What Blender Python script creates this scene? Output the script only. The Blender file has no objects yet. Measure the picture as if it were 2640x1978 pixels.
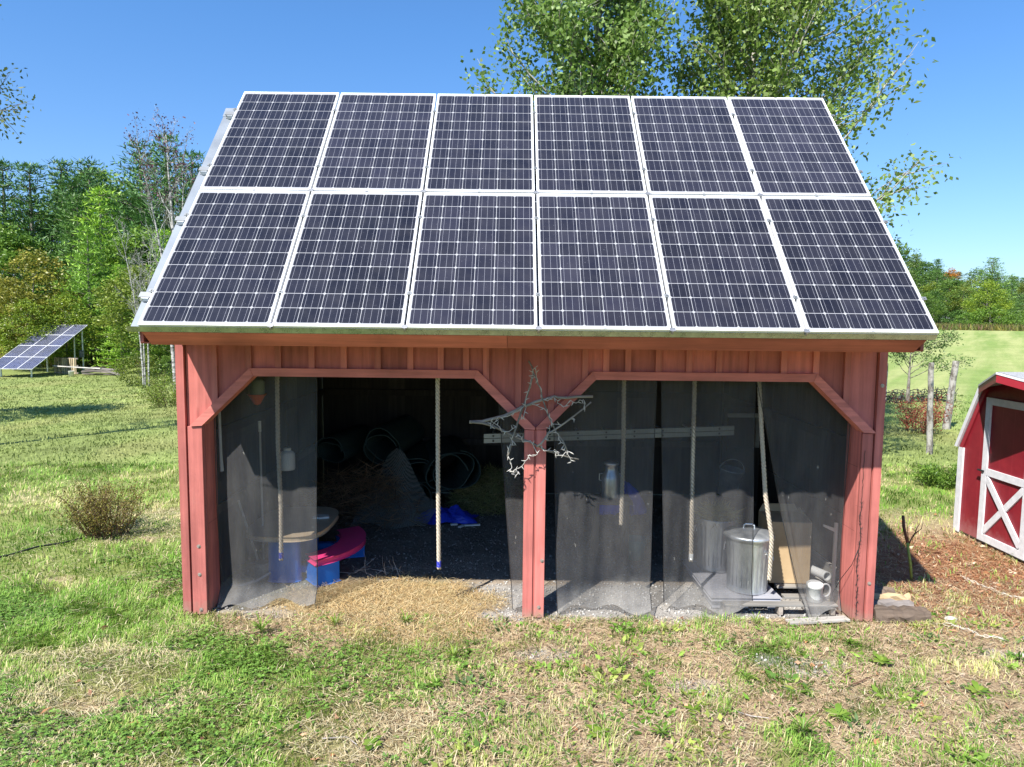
import bpy, math, random
import numpy as np
from mathutils import Vector, Matrix

PI = math.pi
R = math.radians
scene = bpy.context.scene
COL = scene.collection
rnd = random.Random(7)
RNG = np.random.default_rng(11)

# ------------------------------------------------------------------ naming
def tag(o, label=None, cat=None, group=None, kind=None):
    if label: o['label'] = label
    if cat: o['category'] = cat
    if group: o['group'] = group
    if kind: o['kind'] = kind
    return o

def thing(name, label, cat, loc=(0, 0, 0), rotz=0.0, group=None):
    o = bpy.data.objects.new(name, None)
    COL.objects.link(o)
    o.empty_display_size = 0.1
    o.location = loc
    o.rotation_euler = (0, 0, rotz)
    return tag(o, label, cat, group)

def link(name, me, parent=None):
    o = bpy.data.objects.new(name, me)
    COL.objects.link(o)
    if parent is not None:
        o.parent = parent
    return o

def copy_tree(o, parent=None):
    c = o.copy()
    COL.objects.link(c)
    c.parent = parent
    for ch in list(o.children):
        copy_tree(ch, c)
    return c

# ------------------------------------------------------------------ materials
class NT:
    def __init__(self, name):
        self.m = bpy.data.materials.new(name)
        self.m.use_nodes = True
        self.t = self.m.node_tree
        self.n = self.t.nodes
        self.bsdf = self.n['Principled BSDF']
        self.out = self.n['Material Output']
    def node(self, typ, **kw):
        n = self.n.new(typ)
        for k, v in kw.items():
            setattr(n, k, v)
        return n
    def link(self, a, b):
        self.t.links.new(a, b)
    def val(self, sock, v):
        if hasattr(v, 'is_linked'):
            self.link(v, sock)
        else:
            sock.default_value = v
    def math(self, op, a, b=None, c=None, clamp=False):
        n = self.node('ShaderNodeMath', operation=op, use_clamp=clamp)
        self.val(n.inputs[0], a)
        if b is not None: self.val(n.inputs[1], b)
        if c is not None: self.val(n.inputs[2], c)
        return n.outputs[0]
    def mix(self, fac, a, b, mode='MIX'):
        n = self.node('ShaderNodeMix', data_type='RGBA', blend_type=mode)
        self.val(n.inputs[0], fac)
        self.val(n.inputs[6], a if hasattr(a, 'is_linked') else (*a, 1))
        self.val(n.inputs[7], b if hasattr(b, 'is_linked') else (*b, 1))
        return n.outputs[2]
    def coords(self, which='Object'):
        return self.node('ShaderNodeTexCoord').outputs[which]
    def noise(self, vec, scale, detail=4, rough=0.6, stretch=None):
        if stretch:
            mp = self.node('ShaderNodeMapping')
            mp.inputs['Scale'].default_value = stretch
            self.link(vec, mp.inputs[0])
            vec = mp.outputs[0]
        n = self.node('ShaderNodeTexNoise')
        n.inputs['Scale'].default_value = scale
        n.inputs['Detail'].default_value = detail
        n.inputs['Roughness'].default_value = rough
        self.link(vec, n.inputs['Vector'])
        return n.outputs['Fac']
    def ramp(self, fac, stops):
        n = self.node('ShaderNodeValToRGB')
        e = n.color_ramp.elements
        while len(e) < len(stops): e.new(0.5)
        for k, (p, c) in enumerate(stops):
            e[k].position = p
            e[k].color = (*c, 1) if len(c) == 3 else c
        self.link(fac, n.inputs[0])
        return n.outputs['Color']
    def attr(self, name, out='Fac'):
        n = self.node('ShaderNodeAttribute')
        n.attribute_name = name
        return n.outputs[out]
    def bump(self, height, strength=0.3, dist=0.01):
        n = self.node('ShaderNodeBump')
        n.inputs['Strength'].default_value = strength
        n.inputs['Distance'].default_value = dist
        self.link(height, n.inputs['Height'])
        self.link(n.outputs[0], self.bsdf.inputs['Normal'])
    def base(self, c): self.val(self.bsdf.inputs['Base Color'], c if hasattr(c, 'is_linked') else (*c, 1))
    def set(self, **kw):
        for k, v in kw.items():
            self.val(self.bsdf.inputs[k.replace('_', ' ')], v)

def wood(name, col, axis='z', var=0.35, rough=0.75, knots=True, worn=None, tone=0.35):
    """Boards with grain running along one axis; each board has its own tone."""
    s = NT(name)
    v = s.coords()
    st = {'x': (1.2, 22, 22), 'y': (22, 1.2, 22), 'z': (22, 22, 1.2)}[axis]
    g = s.noise(v, 1.0, 6, 0.65, st)
    b = s.noise(v, 2.2, 3, 0.5)
    c0 = tuple(x * (1 - var) for x in col)
    c1 = tuple(min(1, x * (1 + var)) for x in col)
    c = s.ramp(g, [(0.3, c0), (0.5, col), (0.72, c1)])
    t = s.attr('tone')
    tt = s.math('MULTIPLY_ADD', s.math('SUBTRACT', t, 0.5), tone * 2, 1.0)
    tn = s.math('MULTIPLY', tt, s.math('MULTIPLY_ADD', b, 0.9, 0.55))
    cb = s.node('ShaderNodeCombineColor')
    for i in range(3): s.link(tn, cb.inputs[i])
    c = s.mix(1.0, c, cb.outputs[0], 'MULTIPLY')
    if knots:
        vo = s.node('ShaderNodeTexVoronoi')
        mp = s.node('ShaderNodeMapping')
        k = {'x': (1.6, 0.02, 7), 'y': (7, 1.6, 0.02), 'z': (7, 0.02, 1.6)}[axis]
        mp.inputs['Scale'].default_value = k
        s.link(v, mp.inputs[0]); s.link(mp.outputs[0], vo.inputs['Vector'])
        vo.inputs['Scale'].default_value = 1.0
        kf = s.math('LESS_THAN', vo.outputs['Distance'], 0.085)
        kf2 = s.math('SUBTRACT', 1.0, s.math('MULTIPLY', vo.outputs['Distance'], 6.0), clamp=True)
        c = s.mix(s.math('MULTIPLY', kf2, 0.55), c, tuple(x * 0.35 for x in col))
        # nail heads
        vn = s.node('ShaderNodeTexVoronoi')
        mp2 = s.node('ShaderNodeMapping')
        mp2.inputs['Scale'].default_value = (14, 0.02, 7)
        s.link(v, mp2.inputs[0]); s.link(mp2.outputs[0], vn.inputs['Vector'])
        nf = s.math('LESS_THAN', vn.outputs['Distance'], 0.065)
        c = s.mix(s.math('MULTIPLY', nf, 0.8), c, tuple(x * 0.22 for x in col))
    if worn:
        wn = s.noise(v, 3.5, 8, 0.7, (1, 1, 0.5))
        wf = s.ramp(wn, [(0.58, (0, 0, 0)), (0.75, (1, 1, 1))])
        c = s.mix(s.math('MULTIPLY', wf, 0.5), c, worn)
    if worn:
        # dark knots' bleed and mud splashed on the lowest hand's breadth
        bn = s.noise(v, 1.3, 5, 0.7, (3, 3, 0.8) if axis == 'z' else (0.8, 3, 3))
        c = s.mix(s.math('MULTIPLY', s.ramp(bn, [(0.55, (0, 0, 0)), (0.72, (1, 1, 1))]), 0.45), c, tuple(x * 0.5 for x in col))
        sep = s.node('ShaderNodeSeparateXYZ'); s.link(v, sep.inputs[0])
        mn = s.noise(v, 11, 6, 0.7)
        mf = s.math('SUBTRACT', s.math('MULTIPLY', mn, 1.1), s.math('MULTIPLY_ADD', sep.outputs[2], 3.2, 0.12), clamp=True)
        c = s.mix(s.math('MULTIPLY', mf, 1.5, clamp=True), c, (0.30, 0.21, 0.16))
    s.base(c)
    s.set(Roughness=rough, Specular_IOR_Level=0.25)
    s.bump(g, 0.35, 0.004)
    return s.m

def plain(name, col, rough=0.6, metal=0.0, var=0.12, scale=6, spec=0.4, bump=0.0, tone=0.0):
    s = NT(name)
    v = s.coords()
    g = s.noise(v, scale, 6, 0.6)
    c = s.ramp(g, [(0.3, tuple(x * (1 - var) for x in col)), (0.7, tuple(min(1, x * (1 + var)) for x in col))])
    if tone:
        t = s.attr('tone')
        tt = s.math('MULTIPLY_ADD', s.math('SUBTRACT', t, 0.5), tone * 2, 1.0)
        cb = s.node('ShaderNodeCombineColor')
        for i in range(3): s.link(tt, cb.inputs[i])
        c = s.mix(1.0, c, cb.outputs[0], 'MULTIPLY')
    s.base(c)
    rg = s.math('MULTIPLY_ADD', g, 0.2, rough - 0.1)
    s.set(Roughness=rg, Metallic=metal, Specular_IOR_Level=spec)
    if bump: s.bump(s.noise(v, scale * 5, 4), bump, 0.004)
    return s.m

def leafmat(name, dark, mid, light, trans=0.3, rough=0.45, spec=0.4):
    """Foliage: tone per leaf, tint per tree (object colour)."""
    s = NT(name)
    t = s.attr('tone')
    c = s.ramp(t, [(0.0, dark), (0.5, mid), (1.0, light)])
    oi = s.node('ShaderNodeObjectInfo')
    c = s.mix(1.0, c, oi.outputs['Color'], 'MULTIPLY')
    s.base(c)
    s.set(Roughness=rough, Specular_IOR_Level=spec)
    tr = s.node('ShaderNodeBsdfTranslucent')
    s.link(c, tr.inputs['Color'])
    mx = s.node('ShaderNodeMixShader')
    mx.inputs[0].default_value = trans
    s.link(s.bsdf.outputs[0], mx.inputs[1]); s.link(tr.outputs[0], mx.inputs[2])
    s.link(mx.outputs[0], s.out.inputs['Surface'])
    return s.m

M = {}
RED = (0.455, 0.14, 0.12)
M['red_v'] = wood('red_stained_boards', RED, 'z', var=0.24, worn=(0.50, 0.20, 0.165), tone=0.26)
M['red_x'] = wood('red_stained_trim', (0.48, 0.155, 0.13), 'x', var=0.24, worn=(0.50, 0.20, 0.16), tone=0.22)
M['red_b'] = wood('red_stained_battens', (0.50, 0.162, 0.136), 'z', var=0.2, tone=0.28)
M['red_fascia'] = wood('red_fascia_board', (0.46, 0.13, 0.085), 'x', tone=0.2, var=0.25)
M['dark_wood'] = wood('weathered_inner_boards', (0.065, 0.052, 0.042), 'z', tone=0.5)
M['grey_wood_x'] = wood('weathered_grey_wood', (0.36, 0.34, 0.31), 'x', tone=0.4, knots=False)
M['grey_wood_y'] = wood('weathered_grey_wood_long', (0.30, 0.26, 0.22), 'y', tone=0.4, knots=False)
M['tan_wood'] = wood('split_log_wood', (0.52, 0.38, 0.22), 'x', tone=0.3, knots=False)
M['log'] = wood('split_log_bark', (0.19, 0.14, 0.105), 'x', tone=0.6, knots=False, var=0.5)
M['lumber'] = wood('old_lumber', (0.16, 0.14, 0.13), 'x', tone=0.6, knots=False)
M['pallet'] = wood('pallet_boards', (0.42, 0.34, 0.22), 'z', tone=0.5, knots=False)
M['stick'] = wood('grey_driftwood', (0.22, 0.20, 0.175), 'x', tone=0.3, knots=False, var=0.4)
M['galv'] = plain('galvanised_sheet', (0.66, 0.69, 0.72), 0.38, 0.85, 0.25, 9)
M['galv_roof'] = plain('galvanised_roof', (0.19, 0.215, 0.25), 0.5, 0.3, 0.12, 4)
M['drip'] = plain('galvanised_drip_edge', (0.42, 0.46, 0.38), 0.28, 0.85, 0.3, 12)
M['alu'] = plain('aluminium', (0.25, 0.26, 0.27), 0.45, 0.5, 0.06, 5)
M['alu_white'] = plain('panel_frame_aluminium', (0.82, 0.82, 0.83), 0.4, 0.15, 0.05, 5)
M['clamp'] = plain('panel_clamp', (0.35, 0.35, 0.36), 0.4, 0.7, 0.2, 30)
M['bolt'] = plain('zinc_bolt', (0.40, 0.34, 0.30), 0.5, 0.6, 0.3, 40)
M['rope'] = plain('hemp_rope', (0.50, 0.43, 0.34), 0.9, 0, 0.22, 60, 0.1, 0.7)
M['blue_tape'] = plain('blue_tape', (0.03, 0.045, 0.42), 0.4)
M['white_tape'] = plain('white_tape', (0.7, 0.7, 0.68), 0.5)
M['blue_plastic'] = plain('blue_plastic', (0.01, 0.17, 0.62), 0.35, 0, 0.08)
M['pink_plastic'] = plain('pink_plastic', (0.78, 0.06, 0.22), 0.35, 0, 0.08)
M['tan_plastic'] = plain('tan_plastic', (0.48, 0.38, 0.26), 0.5, 0, 0.12)
M['blue_tarp'] = plain('blue_tarp', (0.02, 0.05, 0.55), 0.4, 0, 0.25, 12)
M['carpet'] = plain('dark_green_carpet', (0.05, 0.075, 0.07), 0.95, 0, 0.25, 40, 0.05, 0.6)
M['white_plastic'] = plain('white_plastic', (0.72, 0.72, 0.70), 0.45, 0, 0.08)
M['dirty_white'] = plain('dirty_white_plastic', (0.62, 0.61, 0.57), 0.5, 0, 0.25, 14)
M['grey_plastic'] = plain('grey_plastic', (0.33, 0.33, 0.36), 0.55, 0, 0.12)
M['black_plastic'] = plain('black_plastic', (0.025, 0.025, 0.027), 0.5)
M['wire_black'] = plain('black_cable', (0.02, 0.02, 0.02), 0.5)
M['white_wire'] = plain('white_cord', (0.44, 0.42, 0.39), 0.5)
M['orange_plastic'] = plain('orange_plastic', (0.55, 0.12, 0.04), 0.5)
M['olive_plastic'] = plain('olive_plastic', (0.30, 0.33, 0.20), 0.5)
M['teal_plastic'] = plain('teal_plastic', (0.02, 0.20, 0.20), 0.5)
M['grey_box'] = plain('grey_enamel_box', (0.20, 0.22, 0.23), 0.5, 0.2)
M['stone'] = plain('pale_stone', (0.50, 0.47, 0.43), 0.9, 0, 0.3, 14, 0.2, 0.6)
M['shed_red'] = plain('shed_red_paint', (0.34, 0.018, 0.03), 0.55, 0, 0.15, 5)
M['shed_trim'] = plain('shed_red_trim', (0.30, 0.022, 0.035), 0.5, 0, 0.12, 5)
M['shed_white'] = plain('shed_white_paint', (0.66, 0.66, 0.69), 0.5, 0, 0.12, 14)
M['black_iron'] = plain('black_iron', (0.03, 0.03, 0.03), 0.5, 0.5)
M['hose'] = plain('black_hose', (0.02, 0.02, 0.02), 0.5)
M['twine'] = plain('white_twine', (0.62, 0.60, 0.52), 0.8)
M['cut_wood'] = plain('cut_sapling_bark', (0.13, 0.055, 0.04), 0.8, 0, 0.3, 40)
M['green_stem'] = plain('green_stem', (0.25, 0.30, 0.06), 0.7, 0, 0.3, 30)

def siding_mat():
    s = NT('grooved_red_siding')
    v = s.coords()
    sep = s.node('ShaderNodeSeparateXYZ'); s.link(v, sep.inputs[0])
    f = s.math('FRACT', s.math('MULTIPLY', sep.outputs[1], 1 / 0.203))
    g = s.math('LESS_THAN', f, 0.05)
    n = s.noise(v, 6, 6)
    c = s.ramp(n, [(0.3, (0.20, 0.010, 0.021)), (0.7, (0.27, 0.018, 0.029))])
    c = s.mix(s.math('MULTIPLY', g, 0.35), c, (0.34, 0.035, 0.05))
    # bleached and dusty towards the sill: wear of the paint itself, ragged
    d = s.noise(v, 9, 6, 0.7)
    zf = s.math('SUBTRACT', s.math('MULTIPLY', d, 0.55), s.math('MULTIPLY', sep.outputs[2], 1.1), clamp=True)
    c = s.mix(s.math('MULTIPLY', zf, 1.6, clamp=True), c, (0.45, 0.24, 0.24))
    s.base(c); s.set(Roughness=0.5, Specular_IOR_Level=0.35)
    s.bump(g, -0.6, 0.006)
    return s.m
M['siding'] = siding_mat()

def shingle_mat():
    s = NT('grey_shingles')
    v = s.coords()
    br = s.node('ShaderNodeTexBrick')
    mp = s.node('ShaderNodeMapping'); mp.inputs['Scale'].default_value = (3, 3, 3)
    s.link(v, mp.inputs[0]); s.link(mp.outputs[0], br.inputs['Vector'])
    br.inputs['Color1'].default_value = (0.30, 0.31, 0.33, 1)
    br.inputs['Color2'].default_value = (0.22, 0.23, 0.25, 1)
    br.inputs['Mortar'].default_value = (0.12, 0.12, 0.13, 1)
    n = s.noise(v, 60, 3)
    s.base(s.mix(0.5, br.outputs[0], s.ramp(n, [(0.3, (0.2, 0.2, 0.21)), (0.7, (0.42, 0.43, 0.45))])))
    s.set(Roughness=0.9, Specular_IOR_Level=0.2)
    return s.m
M['shingle'] = shingle_mat()

def cell_mat(name, nu, nv, ou, ov, pitch, base, line):
    """Monocrystalline cells: clipped corners, bus bars, white backing, under glass."""
    s = NT(name)
    v = s.coords()
    sep = s.node('ShaderNodeSeparateXYZ'); s.link(v, sep.inputs[0])
    def cell(sock, off):
        a = s.math('MULTIPLY', s.math('SUBTRACT', sock, off), 1 / pitch)
        fr = s.math('FRACT', a)
        return a, fr, s.math('ABSOLUTE', s.math('SUBTRACT', fr, 0.5))
    au, fu, du = cell(sep.outputs[0], ou)
    av, fv, dv = cell(sep.outputs[1], ov)
    hw = 0.5 - 0.5 * line / pitch
    m = s.math('MULTIPLY', s.math('LESS_THAN', du, hw), s.math('LESS_THAN', dv, hw - 0.004))
    m = s.math('MULTIPLY', m, s.math('LESS_THAN', s.math('ADD', du, dv), 0.905))
    for a, n in ((au, nu), (av, nv)):
        m = s.math('MULTIPLY', m, s.math('MULTIPLY', s.math('GREATER_THAN', a, 0.0), s.math('LESS_THAN', a, float(n))))
    bars = s.math('FRACT', s.math('MULTIPLY', fu, 3.0))
    bd = s.math('LESS_THAN', s.math('ABSOLUTE', s.math('SUBTRACT', bars, 0.5)), 0.0185)
    # each cell its own shade
    cb = s.node('ShaderNodeCombineXYZ')
    s.link(s.math('FLOOR', au), cb.inputs[0]); s.link(s.math('FLOOR', av), cb.inputs[1])
    oi = s.node('ShaderNodeObjectInfo')
    s.link(oi.outputs['Random'], cb.inputs[2])
    wn = s.node('ShaderNodeTexWhiteNoise', noise_dimensions='3D')
    s.link(cb.outputs[0], wn.inputs['Vector'])
    c = s.ramp(wn.outputs['Value'], [(0, tuple(x * 0.75 for x in base)), (1, tuple(x * 1.3 for x in base))])
    pv = s.math('MULTIPLY_ADD', oi.outputs['Random'], 0.7, 0.7)
    pc = s.node('ShaderNodeCombineColor')
    for i in range(3): s.link(pv, pc.inputs[i])
    c = s.mix(1.0, c, pc.outputs[0], 'MULTIPLY')
    # dust film and specks
    dn = s.noise(v, 5, 5)
    sp = s.noise(v, 90, 2)
    c = s.mix(s.math('MULTIPLY', s.math('SUBTRACT', dn, 0.35, clamp=True), 0.07), c, (0.5, 0.46, 0.42))
    c = s.mix(s.math('MULTIPLY', s.math('GREATER_THAN', sp, 0.74), 0.35), c, (0.5, 0.5, 0.55))
    c = s.mix(bd, c, (0.24, 0.24, 0.27))
    c = s.mix(m, (0.34, 0.34, 0.35), c)
    s.base(c)
    s.set(Roughness=0.16, Specular_IOR_Level=0.35, Coat_Weight=0.3, Coat_Roughness=0.05)
    return s.m
M['cells'] = cell_mat('mono_solar_cells', 6, 10, 0.021, 0.035, 0.158, (0.017, 0.016, 0.024), 0.0040)
M['cells_far'] = cell_mat('poly_solar_cells', 6, 10, 0.021, 0.035, 0.158, (0.035, 0.04, 0.09), 0.009)

def screen_mat():
    s = NT('black_shade_mesh')
    v = s.coords()
    n = s.noise(v, 7, 5, 0.6, (1, 1, 0.35))
    n2 = s.noise(v, 120, 2, 0.5, (1, 1, 0.12))
    d = s.noise(v, 2.0, 6, 0.7)
    c = s.ramp(n, [(0.3, (0.062, 0.062, 0.068)), (0.75, (0.118, 0.116, 0.115))])
    sep = s.node('ShaderNodeSeparateXYZ'); s.link(v, sep.inputs[0])
    # mud splashed on the hem, ragged
    mud = s.math('SUBTRACT', s.math('MULTIPLY', d, 0.9), s.math('MULTIPLY', sep.outputs[2], 1.6), clamp=True)
    c = s.mix(s.math('MULTIPLY', mud, 1.2, clamp=True), c, (0.42, 0.40, 0.37))
    sp = s.math('GREATER_THAN', s.noise(v, 45, 2, 0.5, (1, 1, 0.3)), 0.745)
    c = s.mix(s.math('MULTIPLY', sp, 0.6), c, (0.6, 0.58, 0.52))
    s.base(c)
    s.set(Roughness=0.85, Specular_IOR_Level=0.15)
    tr = s.node('ShaderNodeBsdfTransparent')
    mx = s.node('ShaderNodeMixShader')
    op = s.math('MULTIPLY_ADD', n2, 0.2, 0.33)
    op = s.math('ADD', op, s.math('MULTIPLY', mud, 0.3), clamp=True)
    s.link(op, mx.inputs[0])
    s.link(tr.outputs[0], mx.inputs[1]); s.link(s.bsdf.outputs[0], mx.inputs[2])
    s.link(mx.outputs[0], s.out.inputs['Surface'])
    return s.m
M['screen'] = screen_mat()

def thin_mesh_mat():
    s = NT('plastic_netting')
    v = s.coords()
    w = s.node('ShaderNodeTexChecker'); w.inputs['Scale'].default_value = 90
    s.link(v, w.inputs['Vector'])
    s.base((0.16, 0.17, 0.16)); s.set(Roughness=0.7)
    tr = s.node('ShaderNodeBsdfTransparent'); mx = s.node('ShaderNodeMixShader')
    op = s.math('MULTIPLY_ADD', w.outputs['Fac'], 0.5, 0.3)
    s.link(op, mx.inputs[0]); s.link(tr.outputs[0], mx.inputs[1]); s.link(s.bsdf.outputs[0], mx.inputs[2])
    s.link(mx.outputs[0], s.out.inputs['Surface'])
    return s.m
M['netting'] = thin_mesh_mat()

def card_mat():
    s = NT('brown_cardboard')
    v = s.coords()
    sep = s.node('ShaderNodeSeparateXYZ'); s.link(v, sep.inputs[0])
    n = s.noise(v, 4, 5)
    w = s.noise(v, 1, 3, 0.5, (0.5, 0.5, 18))
    c = s.ramp(n, [(0.3, (0.46, 0.33, 0.19)), (0.7, (0.58, 0.43, 0.26))])
    c = s.mix(s.math('MULTIPLY', w, 0.35), c, (0.34, 0.24, 0.13))
    s.base(c); s.set(Roughness=0.9, Specular_IOR_Level=0.1)
    return s.m
M['card'] = card_mat()

def can_mat():
    s = NT('ribbed_galvanised_can')
    v = s.coords()
    n = s.noise(v, 10, 6, 0.7, (1, 1, 0.35))
    c = s.ramp(n, [(0.3, (0.42, 0.45, 0.49)), (0.5, (0.62, 0.65, 0.68)), (0.72, (0.80, 0.82, 0.83))])
    s.base(c)
    s.set(Roughness=s.math('MULTIPLY_ADD', n, 0.35, 0.22), Metallic=0.8)
    return s.m
M['can'] = can_mat()

def bark_mat(name, col, dark, scale=14, stretch=(1, 1, 0.35)):
    s = NT(name)
    v = s.coords()
    n = s.noise(v, scale, 5, 0.65, stretch)
    s.base(s.ramp(n, [(0.38, dark), (0.56, col)]))
    s.set(Roughness=0.9, Specular_IOR_Level=0.15)
    s.bump(n, 0.5, 0.01)
    return s.m
M['post_wood'] = bark_mat('weathered_fence_post', (0.36, 0.34, 0.31), (0.10, 0.085, 0.07), 9, (1, 1, 0.7))
M['birch'] = bark_mat('white_birch_bark', (0.47, 0.455, 0.44), (0.07, 0.065, 0.06), 5, (1, 1, 2.2))
M['bark'] = bark_mat('grey_bark', (0.26, 0.23, 0.20), (0.08, 0.07, 0.06))
M['poplar_bark'] = bark_mat('poplar_bark', (0.42, 0.40, 0.34), (0.14, 0.12, 0.10), 6)
M['twig'] = bark_mat('brown_twigs', (0.17, 0.09, 0.06), (0.06, 0.035, 0.025), 40)
M['grey_twig'] = bark_mat('grey_twigs', (0.40, 0.36, 0.33), (0.13, 0.11, 0.10), 12)

M['poplar_leaf'] = leafmat('poplar_leaves', (0.06, 0.11, 0.018), (0.15, 0.255, 0.055), (0.33, 0.43, 0.19), 0.4, 0.45, 0.35)
M['broad_leaf'] = leafmat('broad_leaves', (0.055, 0.105, 0.016), (0.13, 0.215, 0.036), (0.27, 0.36, 0.08), 0.3)
M['needles'] = leafmat('pine_needles', (0.03, 0.075, 0.018), (0.095, 0.185, 0.045), (0.23, 0.35, 0.095), 0.2, 0.5)
M['bush_leaf'] = leafmat('bush_leaves', (0.09, 0.055, 0.02), (0.22, 0.17, 0.05), (0.36, 0.32, 0.10), 0.25)
M['purple_leaf'] = leafmat('purple_leaves', (0.05, 0.02, 0.035), (0.10, 0.04, 0.06), (0.19, 0.09, 0.10), 0.2)
M['red_leaf'] = leafmat('red_leaves', (0.10, 0.05, 0.02), (0.30, 0.06, 0.04), (0.42, 0.14, 0.07), 0.25)
M['weed_leaf'] = leafmat('weed_leaves', (0.05, 0.11, 0.012), (0.13, 0.24, 0.03), (0.27, 0.38, 0.07), 0.3)

def vcol_mat(name, trans=0.25, rough=0.6, spec=0.25):
    s = NT(name)
    c = s.attr('gcol', 'Color')
    s.base(c); s.set(Roughness=rough, Specular_IOR_Level=spec)
    if trans:
        tr = s.node('ShaderNodeBsdfTranslucent'); s.link(c, tr.inputs['Color'])
        mx = s.node('ShaderNodeMixShader'); mx.inputs[0].default_value = trans
        s.link(s.bsdf.outputs[0], mx.inputs[1]); s.link(tr.outputs[0], mx.inputs[2])
        s.link(mx.outputs[0], s.out.inputs['Surface'])
    return s.m
M['blades'] = vcol_mat('grass_blades')
M['straw'] = vcol_mat('dry_straw', 0.15)
M['pebbles'] = vcol_mat('pebbles', 0, 0.9, 0.15)

def ground_mat():
    s = NT('lawn_and_soil')
    c = s.attr('gcol', 'Color')
    v = s.coords()
    n1 = s.noise(v, 55, 6, 0.7)
    n2 = s.noise(v, 9, 5, 0.65)
    n3 = s.noise(v, 0.9, 4, 0.6)
    # mown swaths of the hay field, running up the slope
    mp = s.node('ShaderNodeMapping', vector_type='POINT'); mp.inputs['Rotation'].default_value = (0, 0, R(34.8))
    s.link(v, mp.inputs[0])
    sw = s.noise(mp.outputs[0], 1.0, 5, 0.6, (0.55, 0.035, 1))
    sw2 = s.noise(mp.outputs[0], 1.0, 3, 0.6, (0.13, 0.06, 1))
    sf = s.ramp(s.math('ADD', s.math('MULTIPLY', sw, 0.7), s.math('MULTIPLY', sw2, 0.3)), [(0.42, (0, 0, 0)), (0.56, (1, 1, 1))])
    c = s.mix(s.math('MULTIPLY', s.math('MULTIPLY', sf, s.attr('tone')), 0.75), c, (0.36, 0.37, 0.155))
    t = s.math('MULTIPLY', s.math('MULTIPLY_ADD', n1, 1.3, 0.35), s.math('MULTIPLY_ADD', n2, 0.7, 0.65))
    t = s.math('MULTIPLY', t, s.math('MULTIPLY_ADD', n3, 0.5, 0.75))
    cb = s.node('ShaderNodeCombineColor')
    for i in range(3): s.link(t, cb.inputs[i])
    s.base(s.mix(1.0, c, cb.outputs[0], 'MULTIPLY'))
    s.set(Roughness=0.95, Specular_IOR_Level=0.1)
    s.bump(s.math('ADD', n1, s.math('MULTIPLY', n2, 1.5)), 0.7, 0.03)
    return s.m
M['ground'] = ground_mat()

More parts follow.
